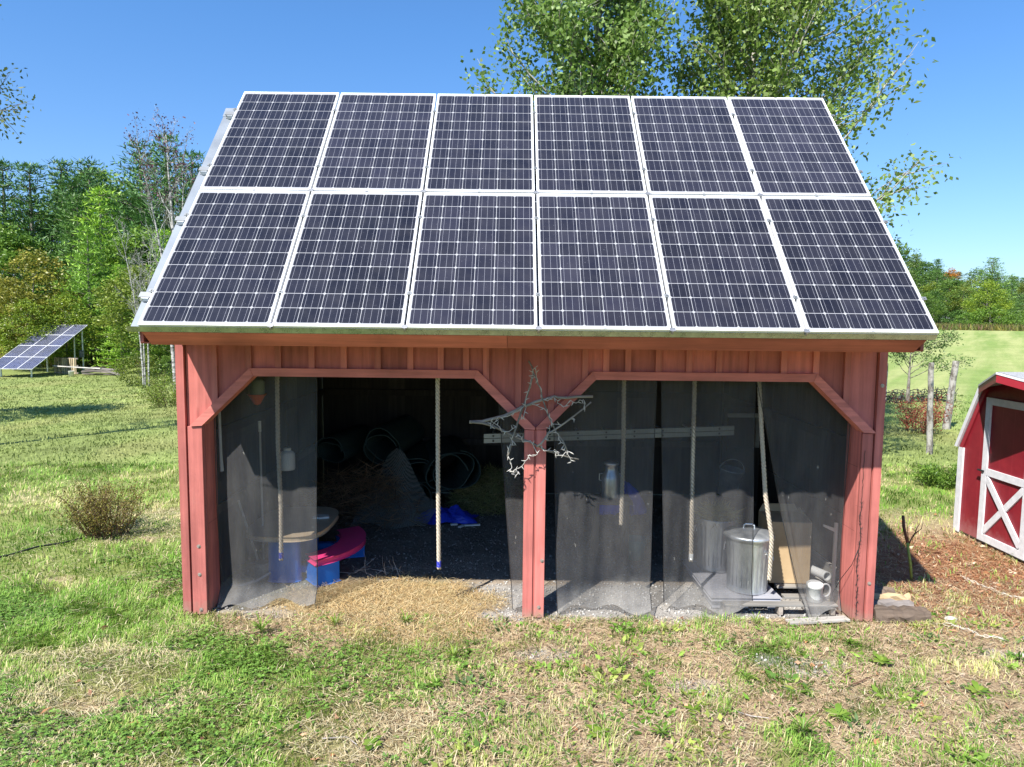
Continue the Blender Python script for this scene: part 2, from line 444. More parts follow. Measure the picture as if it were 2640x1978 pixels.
# ------------------------------------------------------------------ mesh building
class MB:
    def __init__(self):
        self.v = []; self.f = []; self.t = []
    def add(self, vs, fs, tone=None):
        if tone is None: tone = rnd.random()
        b = len(self.v)
        self.v += [tuple(p) for p in vs]
        self.f += [tuple(b + i for i in f) for f in fs]
        self.t += [tone] * len(vs)
        return self
    def box(self, x0, x1, y0, y1, z0, z1, rot=None, piv=None, tone=None):
        vs = [Vector((x, y, z)) for z in (z0, z1) for y in (y0, y1) for x in (x0, x1)]
        if rot is not None:
            c = Vector(piv) if piv is not None else Vector(((x0 + x1) / 2, (y0 + y1) / 2, (z0 + z1) / 2))
            vs = [c + rot @ (p - c) for p in vs]
        fs = [(0, 2, 3, 1), (4, 5, 7, 6), (0, 1, 5, 4), (2, 6, 7, 3), (0, 4, 6, 2), (1, 3, 7, 5)]
        return self.add(vs, fs, tone)
    def prism(self, pts, axis, a, b, tone=None):
        """pts: outline in the two other axes; extruded from a to b along axis."""
        def P(p, d):
            return {'x': (d, p[0], p[1]), 'y': (p[0], d, p[1]), 'z': (p[0], p[1], d)}[axis]
        n = len(pts)
        vs = [P(p, a) for p in pts] + [P(p, b) for p in pts]
        fs = [tuple(range(n)), tuple(range(2 * n - 1, n - 1, -1))]
        fs += [(i, (i + 1) % n, n + (i + 1) % n, n + i) for i in range(n)]
        return self.add(vs, fs, tone)
    def tube(self, pts, r, sides=6, tone=None, caps=True):
        pts = [Vector(p) for p in pts]
        n = len(pts)
        rs = r if isinstance(r, (list, tuple)) else [r] * n
        vs = []; fs = []
        up = None
        for i, p in enumerate(pts):
            d = (pts[min(i + 1, n - 1)] - pts[max(i - 1, 0)])
            if d.length < 1e-9: d = Vector((0, 0, 1))
            d.normalize()
            if up is None:
                up = Vector((0, 0, 1)) if abs(d.z) < 0.9 else Vector((1, 0, 0))
            s = d.cross(up)
            if s.length < 1e-6: s = d.cross(Vector((0, 1, 0)))
            s.normalize(); up = s.cross(d).normalized()
            for k in range(sides):
                a = 2 * PI * k / sides
                vs.append(p + (s * math.cos(a) + up * math.sin(a)) * rs[i])
        for i in range(n - 1):
            for k in range(sides):
                k2 = (k + 1) % sides
                fs.append((i * sides + k, i * sides + k2, (i + 1) * sides + k2, (i + 1) * sides + k))
        if caps:
            fs.append(tuple(range(sides - 1, -1, -1)))
            fs.append(tuple((n - 1) * sides + k for k in range(sides)))
        return self.add(vs, fs, tone)
    def lathe(self, prof, segs=24, c=(0, 0, 0), tone=None, close=True):
        vs = []; fs = []
        n = len(prof)
        for k in range(segs):
            a = 2 * PI * k / segs
            for r, z in prof:
                vs.append((c[0] + r * math.cos(a), c[1] + r * math.sin(a), c[2] + z))
        for k in range(segs):
            k2 = (k + 1) % segs
            for i in range(n - 1):
                fs.append((k * n + i, k2 * n + i, k2 * n + i + 1, k * n + i + 1))
        return self.add(vs, fs, tone)
    def build(self, name, mat, parent=None, smooth=False, bevel=0.0, loc=None):
        me = bpy.data.meshes.new(name)
        me.from_pydata(self.v, [], self.f)
        at = me.attributes.new('tone', 'FLOAT', 'POINT')
        at.data.foreach_set('value', np.array(self.t, dtype=np.float32))
        me.materials.append(mat)
        if smooth:
            me.polygons.foreach_set('use_smooth', [True] * len(me.polygons))
        o = link(name, me, parent)
        if loc is not None: o.location = loc
        if bevel:
            b = o.modifiers.new('bevel', 'BEVEL')
            b.width = bevel; b.segments = 2; b.limit_method = 'ANGLE'; b.angle_limit = R(40)
        return o

def np_mesh(name, V, F, mat, tone=None, gcol=None, smooth=False):
    """V (n,3), F (m,k) all faces with k corners."""
    V = np.asarray(V, np.float32); F = np.asarray(F, np.int32)
    me = bpy.data.meshes.new(name)
    me.vertices.add(len(V)); me.vertices.foreach_set('co', V.ravel())
    m, k = F.shape
    me.loops.add(m * k); me.loops.foreach_set('vertex_index', F.ravel())
    me.polygons.add(m)
    me.polygons.foreach_set('loop_start', np.arange(m, dtype=np.int32) * k)
    me.polygons.foreach_set('loop_total', np.full(m, k, np.int32))
    if smooth: me.polygons.foreach_set('use_smooth', np.ones(m, bool))
    me.update(calc_edges=True)
    if tone is not None:
        a = me.attributes.new('tone', 'FLOAT', 'POINT'); a.data.foreach_set('value', np.asarray(tone, np.float32))
    if gcol is not None:
        a = me.attributes.new('gcol', 'FLOAT_COLOR', 'POINT')
        c = np.ones((len(V), 4), np.float32); c[:, :3] = gcol
        a.data.foreach_set('color', c.ravel())
    me.materials.append(mat)
    return me

def unit(a):
    return a / np.maximum(np.linalg.norm(a, axis=-1, keepdims=True), 1e-9)

def leaf_arrays(P, A, L, W, rng, fold=0.0):
    """diamond leaves: base points P, axes A, lengths L, widths W"""
    n = len(P)
    A = unit(A)
    S = unit(np.cross(A, unit(rng.normal(size=(n, 3)))))
    N = np.cross(S, A)
    L = np.asarray(L).reshape(-1, 1) * np.ones((n, 1)); W = np.asarray(W).reshape(-1, 1) * np.ones((n, 1))
    V = np.empty((n, 4, 3), np.float32)
    V[:, 0] = P
    V[:, 1] = P + A * L * 0.42 + S * W * 0.5 + N * L * fold
    V[:, 2] = P + A * L
    V[:, 3] = P + A * L * 0.42 - S * W * 0.5 + N * L * fold
    F = np.arange(n * 4, dtype=np.int32).reshape(n, 4)
    return V.reshape(-1, 3), F

# ------------------------------------------------------------------ noise and terrain
def _hash(i, j, s):
    h = (i.astype(np.int64) * 374761393 + j.astype(np.int64) * 668265263 + s * 1274126177) & 0x7fffffff
    h = ((h ^ (h >> 13)) * 1274126177) & 0x7fffffff
    return ((h ^ (h >> 16)) & 0xffff) / 65535.0
def vnoise(x, y, s=0):
    i = np.floor(x); j = np.floor(y); fx = x - i; fy = y - j
    fx = fx * fx * (3 - 2 * fx); fy = fy * fy * (3 - 2 * fy)
    a = _hash(i, j, s); b = _hash(i + 1, j, s); c = _hash(i, j + 1, s); d = _hash(i + 1, j + 1, s)
    return (a * (1 - fx) + b * fx) * (1 - fy) + (c * (1 - fx) + d * fx) * fy
def fbm(x, y, s=0, o=4):
    t = 0; w = 0.5; n = 0
    for k in range(o):
        t = t + w * vnoise(x * 2 ** k, y * 2 ** k, s + k * 17); n += w; w *= 0.55
    return t / n
def ss(a, b, t):
    t = np.clip((t - a) / (b - a), 0, 1)
    return t * t * (3 - 2 * t)
def gz(x, y):
    x = np.asarray(x, float); y = np.asarray(y, float)
    dx = x + 0.17; dy = y + 6.2
    r = np.hypot(dx, dy); s = dx / np.maximum(r, 1e-3)
    back = ss(0, 6, dy)
    wl = ss(0.2, 0.5, -s) * back; wr = ss(0.15, 0.36, s) * back
    return -1.5 * wl * ss(8, 50, r) + wr * (1.9 * ss(24, 105, r) + 6.5 * ss(112, 190, r) * (1 - 0.75 * ss(0.36, 0.52, s)))
def gz1(x, y): return float(gz(x, y))

def masks(x, y):
    """Cover of the ground: weights of straw, dirt, gravel, mulch, barn floor (rest is lawn)."""
    n1 = fbm(x * 1.1, y * 1.4, 3); n2 = fbm(x * 3.1, y * 3.9, 9); n3 = fbm(x * 0.45, y * 0.5, 21)
    nn = n1 * 0.6 + n2 * 0.4
    near = ss(7.0, 4.5, np.abs(x - 0.5)) * ss(9, 4, y)
    # worn, dry ground in front of the barn, mostly right of centre
    dry = ss(-2.6, 0.3, x + (n1 - 0.5) * 2.4) * ss(-2.9, -1.9, y + (n2 - .5)) * ss(4.5, 2.5, y)
    dirt = np.clip(dry * ss(0.27, 0.41, nn) * 1.0, 0, 1)
    dirt = np.maximum(dirt, ss(0.57, 0.66, nn) * near * 0.9)
    dirt = np.maximum(dirt, ss(0.30, 0.5, nn) * ss(-0.75, -0.35, y) * ss(0.6, 0.1, y) * ss(-3.4, -2.4, x) * ss(3.6, 3.0, x) * 0.9)
    # straw spilled at the left opening
    st = ss(1.15, 0.55, np.hypot((x + 1.35) / 1.0, (y - 0.28) / 0.62) + (n2 - 0.5) * 0.7)
    st = np.maximum(st, 0.8 * ss(1.0, 0.5, np.hypot((x + 1.1) / 1.1, (y + 0.25) / 0.35) + (n2 - .5) * 0.9))
    rt = ss(1.1, 0.5, np.hypot((x - 0.4) / 0.75, (y + 0.12) / 0.2) + (n2 - .5) * 0.8)
    # pale crushed stone along the threshold
    gr = ss(-0.12, 0.05, y + (n2 - .5) * 0.3) * ss(0.95, 0.75, y + (n1 - .5) * 0.2) * ss(-2.95, -2.8, x) * ss(3.0, 2.8, x)
    gr = gr * np.maximum(ss(-1.0, -0.5, x + (n1 - .5)), 0.65 * ss(-1.9, -2.3, x))
    for cx, cy, rr in ((0.09, -0.71, 0.26), (2.13, -0.86, 0.42), (3.87, -0.62, 0.25), (1.2, -1.2, 0.3)):
        gr = np.maximum(gr, 0.75 * ss(1.0, 0.45, np.hypot(x - cx, (y - cy) * 1.8) / rr + (n2 - 0.5) * 0.8))
    gr = gr * (1 - st)
    fl = ss(0.75, 1.0, y) * ss(4.7, 4.6, y) * ss(-3.06, -3.0, x) * ss(3.06, 3.0, x)
    mu = ss(1.0, 0.55, np.hypot((x - 5.0) / 1.9, (y - 1.2) / 1.6) + (n1 - .5) * 0.9) * ss(3.1, 3.35, x)
    mu = np.maximum(mu, 0.6 * ss(3.2, 3.4, x) * ss(3.2, 1.5, y) * ss(-0.6, 0.3, y) * ss(0.4, 0.6, n1) * ss(8, 6, x))
    dirt = np.maximum(dirt, 0.8 * rt)
    return st, dirt, gr, mu, fl, n1, n2, n3

def ground_color(x, y):
    st, dirt, gr, mu, fl, n1, n2, n3 = masks(x, y)
    c3 = lambda *c: np.array(c)[None, :]
    w = lambda a: a[:, None]
    r = np.hypot(x + .17, y + 6.2)
    lush = c3(0.075, 0.125, 0.022); mid = c3(0.17, 0.20, 0.055); pale = c3(0.36, 0.32, 0.15)
    k = np.clip(n1 * 0.55 + n3 * 0.45, 0, 1)
    c = lush * (1 - w(ss(0.28, 0.5, k))) + mid * w(ss(0.28, 0.5, k))
    c = c * (1 - w(ss(0.5, 0.72, k))) + pale * w(ss(0.5, 0.72, k))
    far = ss(6, 14, r)
    lawn = np.array([0.21, 0.255, 0.078]) * (0.6 + 0.75 * w(fbm(x * 0.35, y * 0.8, 31)) )
    lp = ss(0.5, 0.68, fbm(x * 0.5, y * 0.22, 41))
    lawn = lawn * (1 - 0.5 * w(lp)) + 0.5 * w(lp) * c3(0.27, 0.27, 0.10)
    c = c * (1 - w(far)) + lawn * w(far)
    # hay field on the right, mown in swaths that run up the slope
    fld = ss(0.0, 0.22, (x - 4) / np.maximum(r, 1)) * ss(19, 26, r)
    hay = np.repeat(c3(0.185, 0.255, 0.07), len(x), 0)
    c = c * (1 - w(fld)) + hay * w(fld)
    wood = ss(98, 108, r); c = c * (1 - w(wood)) + c3(0.10, 0.10, 0.04) * w(wood)
    c = c * (1 - w(dirt)) + (c3(0.37, 0.27, 0.17) * (0.7 + 0.5 * w(n2))) * w(dirt)
    c = c * (1 - w(mu)) + (c3(0.30, 0.15, 0.075) * (0.7 + 0.6 * w(n2))) * w(mu)
    c = c * (1 - w(gr)) + (c3(0.33, 0.31, 0.285) * (0.7 + 0.5 * w(n2))) * w(gr)
    c = c * (1 - w(st)) + (c3(0.50, 0.37, 0.19) * (0.7 + 0.5 * w(n2))) * w(st)
    c = c * (1 - w(fl)) + (c3(0.21, 0.185, 0.16) * (0.6 + 0.8 * w(n2))) * w(fl)
    return c

def axis(lo, hi, step, far_lo, far_hi, g=1.07):
    a = list(np.arange(lo, hi + 1e-6, step))
    s = step; p = hi
    while p < far_hi: s *= g; p += s; a.append(p)
    s = step; p = lo; b = []
    while p > far_lo: s *= g; p -= s; b.append(p)
    return np.array(b[::-1] + a)

def build_ground():
    xs = axis(-6.5, 7.5, 0.05, -520, 520); ys = axis(-3.2, 3.6, 0.05, -60, 560)
    X, Y = np.meshgrid(xs, ys)
    x = X.ravel(); y = Y.ravel()
    z = gz(x, y)
    hum = (fbm(x * 1.3, y * 1.3, 5) - 0.5) * 0.07 + (fbm(x * 6, y * 6, 8) - 0.5) * 0.03
    pad = ss(0.15, 0.5, np.maximum(np.abs(x) - 3.1, np.maximum(-0.12 - y, y - 4.6)))
    shed = ss(0.0, 0.4, np.maximum(5.6 - x, y - 3.0))
    z = z + hum * (0.15 + 0.85 * pad) * shed - 0.012
    nx, ny = len(xs), len(ys)
    i = np.arange((ny - 1) * (nx - 1)); r = i // (nx - 1); c = i % (nx - 1)
    a = r * nx + c
    F = np.stack([a, a + 1, a + nx + 1, a + nx], 1)
    rr = np.hypot(x + .17, y + 6.2)
    me = np_mesh('ground', np.stack([x, y, z], 1), F, M['ground'], gcol=ground_color(x, y), tone=ss(0.0, 0.22, (x - 4) / np.maximum(rr, 1)) * ss(19, 28, rr) * ss(104, 98, rr), smooth=True)
    tag(link('ground', me), kind='structure')
build_ground()
def hum(x, y):
    h = (fbm(x * 1.3, y * 1.3, 5) - 0.5) * 0.07 + (fbm(x * 6, y * 6, 8) - 0.5) * 0.03
    pad = ss(0.15, 0.5, np.maximum(np.abs(x) - 3.1, np.maximum(-0.12 - y, y - 4.6)))
    shed = ss(0.0, 0.4, np.maximum(5.6 - x, y - 3.0))
    return gz(x, y) + h * (0.15 + 0.85 * pad) * shed - 0.012

# ------------------------------------------------------------------ grass and litter
def in_view(x, y, m=0.5):
    return np.abs(x + 0.17) < (y + 6.2) * 0.78 + m
def outside_buildings(x, y):
    barn = (np.abs(x) < 3.06) & (y > 0.0) & (y < 4.65)
    shed = (x > 5.6) & (x < 8.6) & (y < 2.75) & (y > 0.2)
    return ~(barn | shed)

def blades(x, y, h, w, lean, col, rng, flat=False):
    n = len(x)
    z = hum(x, y)
    a = rng.uniform(0, 2 * PI, n) if flat else 14 * fbm(x * 1.7, y * 1.7, 83, 3) + rng.normal(0, 0.75, n)
    d = np.stack([np.cos(a), np.sin(a)], 1)
    s = np.stack([-d[:, 1], d[:, 0]], 1)
    P = np.stack([x, y, z], 1)
    V = np.empty((n, 5, 3), np.float32)
    D = np.zeros((n, 3)); D[:, :2] = d; S = np.zeros((n, 3)); S[:, :2] = s
    Z = np.array([0, 0, 1.0])
    h = h[:, None]; w = w[:, None]; lean = lean[:, None]
    if flat:
        zz = rng.uniform(0.004, 0.03, (n, 1)) * Z
        V[:, 0] = P + zz - S * w * 0.5; V[:, 1] = P + zz + S * w * 0.5
        mid = P + zz + D * h * 0.5 + rng.uniform(-0.1, 0.25, (n, 1)) * h * Z
        V[:, 2] = mid + S * w * 0.5; V[:, 3] = mid - S * w * 0.5
        V[:, 4] = P + D * h + zz * rng.uniform(0.4, 1.6, (n, 1))
    else:
        V[:, 0] = P - S * w * 0.5; V[:, 1] = P + S * w * 0.5
        mid = P + Z * h * 0.6 + D * h * lean * 0.35
        V[:, 2] = mid + S * w * 0.42; V[:, 3] = mid - S * w * 0.42
        V[:, 4] = P + Z * h * np.sqrt(np.maximum(0.12, 1 - lean * lean * 0.8)) + D * h * lean
    b = np.arange(n)[:, None] * 5
    F = np.concatenate([b + np.array([[0, 1, 2]]), b + np.array([[0, 2, 3]]), b + np.array([[3, 2, 4]])], 0)
    return V.reshape(-1, 3), F, np.repeat(col, 5, axis=0)

def cover(name, parts, mat, label, cat):
    V = []; F = []; C = []; k = 0
    for v, f, c in parts:
        V.append(v); F.append(f + k); C.append(c); k += len(v)
    me = np_mesh(name, np.concatenate(V), np.concatenate(F), mat, gcol=np.concatenate(C))
    return tag(link(name, me), label, cat, kind='stuff')

def pale_patch(x, y):
    return ss(0.575, 0.68, fbm(x * 0.95, y * 1.25, 101) * 0.75 + 0.25 * fbm(x * 4, y * 5, 103))
def green_col(x, y, rng, dry):
    n = len(x)
    k = fbm(x * 1.1, y * 1.4, 3) * 0.45 + fbm(x * 0.45, y * 0.5, 21) * 0.35 + 0.2 * fbm(x * 4.5, y * 5, 91)
    k = np.clip((k - 0.5) * 1.5 + 0.5 + rng.normal(0, 0.09, n), 0, 1)[:, None]
    a = np.array([0.070, 0.175, 0.016]); b = np.array([0.165, 0.285, 0.040]); c = np.array([0.36, 0.375, 0.115])
    col = np.where(k < 0.48, a + (b - a) * np.clip(k / 0.48, 0, 1), b + (c - b) * np.clip((k - 0.48) / 0.27, 0, 1))
    t = rng.random((n, 1)) < dry[:, None]
    straw = np.array([0.54, 0.46, 0.25]) * rng.uniform(0.55, 1.15, (n, 1))
    col = np.where(t, straw, col * rng.uniform(0.75, 1.25, (n, 1)))
    return col * (0.70 + 0.84 * fbm(x * 6.5, y * 7.5, 95)[:, None])

def build_grass():
    rng = np.random.default_rng(5)
    parts = []
    def zone(n, x0, x1, y0, y1, h, w, keep=lambda x, y: np.ones(len(x), bool), dryb=0.08, far=None):
        x = rng.uniform(x0, x1, n); y = rng.uniform(y0, y1, n)
        ok = in_view(x, y) & outside_buildings(x, y) & keep(x, y)
        x = x[ok]; y = y[ok]
        st, dirt, gr, mu, fl, n1, n2, n3 = masks(x, y)
        bare = np.clip(np.maximum.reduce([st, dirt * 0.93, gr, mu * 0.95, fl]), 0, 1)
        tuft = ss(0.555, 0.62, fbm(x * 3.8, y * 4.6, 77))
        p = (1 - bare) * (0.5 + 0.5 * ss(.3, .6, n2)) + bare * tuft * 0.5
        ok = rng.random(len(x)) < p
        x = x[ok]; y = y[ok]; n1 = n1[ok]; bare = bare[ok]
        m = len(x)
        k = fbm(x * 1.1, y * 1.4, 3) * .55 + fbm(x * .45, y * .5, 21) * .45
        dry = dryb + 0.35 * ss(0.46, 0.66, k) + 0.1 * bare + 0.7 * pale_patch(x, y)
        hh = h * rng.uniform(0.45, 1.25, m) * (0.25 + 1.5 * fbm(x * 5, y * 5.5, 15)) * (1 - 0.45 * pale_patch(x, y))
        parts.append(blades(x, y, hh, w * rng.uniform(0.6, 1.3, m), rng.uniform(0.3, 1.0, m), (green_col(x, y, rng, dry) if far is None else ground_color(x, y) * rng.uniform(.75, 1.3, (m, 1)) * far), rng))
    zone(250000, -5.2, 6.0, -2.9, 0.7, 0.062, 0.0055)
    zone(150000, -12, 13, 0.3, 7, 0.075, 0.010, lambda x, y: np.abs(x) > 3.1)
    zone(120000, -24, 24, 6.5, 20, 0.07, 0.022, lambda x, y: (np.abs(x) > 2.5), far=1.15)
    zone(60000, -42, 6, 19, 42, 0.08, 0.05, lambda x, y: (x < -6), far=1.15)
    cover('grass', parts, M['blades'], 'short green lawn grass with yellowing patches around the barn', 'grass')
    # dry thatch lying on the worn ground and spilled straw
    parts = []
    def lying(n, x0, x1, y0, y1, which, cols, L, W, k=1.0):
        x = rng.uniform(x0, x1, n); y = rng.uniform(y0, y1, n)
        ms = masks(x, y)
        p = np.clip(ms[which], 0, 1) * k
        ok = (rng.random(n) < p) & in_view(x, y)
        if which != 0 and which != 2: ok &= outside_buildings(x, y)
        x = x[ok]; y = y[ok]; m = len(x)
        c = np.array(cols)[rng.integers(0, len(cols), m)] * rng.uniform(0.6, 1.2, (m, 1))
        parts.append(blades(x, y, L * rng.uniform(0.4, 1.4, m), W * rng.uniform(0.6, 1.4, m), np.zeros(m), c, rng, True))
    lying(70000, -4, 6, -2.9, 1.0, 1, [(0.56, 0.44, 0.27), (0.46, 0.34, 0.20), (0.60, 0.50, 0.34), (0.30, 0.20, 0.13)], 0.085, 0.0042, 0.9)
    lying(42000, -2.8, 0.2, -0.7, 1.2, 0, [(0.66, 0.49, 0.25), (0.58, 0.40, 0.18), (0.74, 0.60, 0.36), (0.34, 0.22, 0.11), (0.46, 0.40, 0.22)], 0.14, 0.0030)
    lying(40000, 3.0, 8.0, -1.0, 3.6, 3, [(0.44, 0.22, 0.11), (0.33, 0.15, 0.08), (0.55, 0.36, 0.20), (0.24, 0.10, 0.06)], 0.10, 0.0055)
    x = rng.uniform(-6, 6, 60000); y = rng.uniform(-2.9, 4, 60000)
    ok = in_view(x, y) & outside_buildings(x, y) & (rng.random(60000) < 0.25 + 0.75 * pale_patch(x, y)); x = x[ok]; y = y[ok]; m = len(x)
    c = np.array([0.58, 0.51, 0.32]) * rng.uniform(0.5, 1.15, (m, 1))
    parts.append(blades(x, y, rng.uniform(0.04, 0.15, m), rng.uniform(0.003, 0.006, m), np.zeros(m), c, rng, True))
    cover('dry_straw', parts, M['straw'], 'loose tan straw, thatch and rusty needles lying on the worn ground', 'straw')
    # clover
    n = 60000
    x = rng.uniform(-5.2, 5.5, n); y = rng.uniform(-2.9, 1.5, n)
    cl = ss(0.50, 0.60, fbm(x * 0.9, y * 1.1, 63)) * ss(2.0, -0.6, x) + 0.5 * ss(0.62, 0.7, fbm(x * 1.4, y * 1.6, 67))
    st, dirt, gr, mu, fl, *_ = masks(x, y)
    cl = cl * (1 - np.maximum.reduce([st, gr, fl, mu, dirt * 0.8]))
    ok = (rng.random(n) < cl) & in_view(x, y) & outside_buildings(x, y)
    x = x[ok]; y = y[ok]; n = len(x)
    z = hum(x, y) + rng.uniform(0.015, 0.05, n)
    a0 = rng.uniform(0, 2 * PI, n)
    Vs = []; Fs = []; Cs = []; k = 0
    base = np.array([0.115, 0.21, 0.038]) * rng.uniform(0.55, 1.8, (n, 1))
    for j in range(3):
        a = a0 + j * 2 * PI / 3
        A = np.stack([np.cos(a), np.sin(a), rng.uniform(-0.25, 0.45, n)], 1)
        S = np.stack([-np.sin(a), np.cos(a), rng.uniform(-0.25, 0.25, n)], 1)
        L = rng.uniform(0.010, 0.025, (n, 1))
        P = np.stack([x, y, z], 1)
        V = np.stack([P, P + A * L * .6 + S * L * .5, P + A * L, P + A * L * .6 - S * L * .5], 1).reshape(-1, 3)
        Vs.append(V); Fs.append(np.arange(n * 4).reshape(n, 4) + k); k += n * 4; Cs.append(np.repeat(base, 4, 0))
    me = np_mesh('clover', np.concatenate(Vs), np.concatenate(Fs), M['blades'], gcol=np.concatenate(Cs))
    tag(link('clover', me), 'bright green clover leaves growing in the lawn before the barn', 'clover', kind='stuff')
    # leafy weeds in ragged clumps over the worn ground
    Vs = []; Fs = []; Cs = []; k = 0
    for c in range(330):
        cx, cy = rng.uniform(-1.6, 5.4), rng.uniform(-2.8, 0.1)
        ms = masks(np.array([cx]), np.array([cy]))
        if rng.random() > 0.15 + 0.85 * ms[1][0] or ms[0][0] > .5 or ms[2][0] > .6 or (cy > -.15 and abs(cx) < 3.2): continue
        m = int(rng.integers(10, 42)); sp = rng.uniform(.03, .11)
        x = cx + rng.normal(0, sp, m); y = cy + rng.normal(0, sp * .8, m); a = np.arctan2(y - cy, x - cx) + rng.normal(0, .7, m)
        A = np.stack([np.cos(a), np.sin(a), rng.uniform(-.1, 1.1, m)], 1)
        L = rng.uniform(.022, .075, m) * rng.uniform(.7, 1.2); W = L * rng.choice([.2, .35, .55])
        V, F = leaf_arrays(np.stack([x, y, hum(x, y) + rng.uniform(.002, .03, m)], 1), A, L, W, rng, .06)
        col = np.array([(0.13, 0.26, 0.03), (0.20, 0.32, 0.05), (0.10, 0.20, 0.03), (0.28, 0.34, 0.07), (0.09, 0.15, 0.05)])[rng.integers(0, 5)]
        Vs.append(V); Fs.append(F + k); k += len(V); Cs.append(np.repeat(col * rng.uniform(.6, 1.4, (m, 1)), 4, 0))
    me = np_mesh('leafy_weeds', np.concatenate(Vs), np.concatenate(Fs), M['blades'], gcol=np.concatenate(Cs))
    tag(link('leafy_weeds', me), 'ragged green leafy weeds sprouting across the worn ground', 'weeds', kind='stuff')
    # pebbles
    n = 26000
    x = rng.uniform(-3, 4.3, n); y = rng.uniform(-1.7, 4.2, n)
    st, dirt, gr, mu, fl, *_ = masks(x, y)
    p = np.maximum(gr, fl * 0.35)
    ok = rng.random(n) < p; x = x[ok]; y = y[ok]; fl = fl[ok]; n = len(x)
    r = rng.uniform(0.005, 0.016, (n, 1, 1))
    o = np.array([[1, 0, 0], [0, 1, 0], [-1, 0, 0], [0, -1, 0], [0, 0, .8], [0, 0, -.8]])[None] * r * rng.uniform(0.6, 1.3, (n, 6, 3))
    V = o + np.stack([x, y, hum(x, y) + 0.004], 1)[:, None, :]
    T = np.array([[0, 1, 4], [1, 2, 4], [2, 3, 4], [3, 0, 4], [1, 0, 5], [2, 1, 5], [3, 2, 5], [0, 3, 5]])
    F = (T[None] + np.arange(n)[:, None, None] * 6).reshape(-1, 3)
    c = np.where(fl[:, None] > .5, np.array([0.26, 0.24, 0.22]), np.array([0.40, 0.385, 0.36])) * rng.uniform(0.4, 1.35, (n, 1))
    me = np_mesh('gravel', V.reshape(-1, 3), F, M['pebbles'], gcol=np.repeat(c, 6, 0))
    tag(link('gravel', me), 'pale crushed stone spread over the barn threshold and floor', 'gravel', kind='stuff')
    # fallen leaves and wood chips on the mulch and lawn
    n = 2600
    x = np.concatenate([rng.uniform(3.2, 7.5, 1900), rng.uniform(-4, 5, n - 1900)]); y = np.concatenate([rng.uniform(-1.2, 3.6, 1900), rng.uniform(-2.8, 0.2, n - 1900)])
    _, _, _, mu, *_ = masks(x, y)
    ok = (rng.random(n) < np.where(np.arange(n) < 1900, 0.1 + mu * 0.6, 0.25)) & outside_buildings(x, y); x = x[ok]; y = y[ok]; n = len(x)
    a = rng.uniform(0, 2 * PI, n)
    A = np.stack([np.cos(a), np.sin(a), rng.uniform(-0.05, 0.35, n)], 1)
    V, F = leaf_arrays(np.stack([x, y, hum(x, y) + rng.uniform(.01, .03, n)], 1), A, rng.uniform(.03, .09, n), rng.uniform(.015, .045, n), rng, 0.1)
    c = np.array([(0.58, 0.33, 0.20), (0.42, 0.20, 0.10), (0.62, 0.48, 0.34), (0.30, 0.15, 0.09)])[rng.integers(0, 4, n)] * rng.uniform(.6, 1.15, (n, 1))
    me = np_mesh('fallen_leaves', V, F, M['straw'], gcol=np.repeat(c, 4, 0))
    tag(link('fallen_leaves', me), 'brown fallen leaves and wood chips scattered between barn and red shed', 'leaves', kind='stuff')
build_grass()
# ------------------------------------------------------------------ barn
TH = 0.8082; CT, ST = math.cos(TH), math.sin(TH)
AX, AY, AZ = -2.992, -0.85, 2.613
def slope(v, n=0.0):
    return (AY + v * CT - n * ST, AZ + v * ST + n * CT)

def opening_h(x):
    for a, k0, k1, b in ((-2.885, -2.425, -0.498, -0.053), (0.14, 0.565, 2.463, 2.925)):
        if a <= x <= b:
            if x < k0: return 1.72 + (x - a) / (k0 - a) * 0.44
            if x > k1: return 1.72 + (b - x) / (b - k1) * 0.44
            return 2.16
    return 0.0

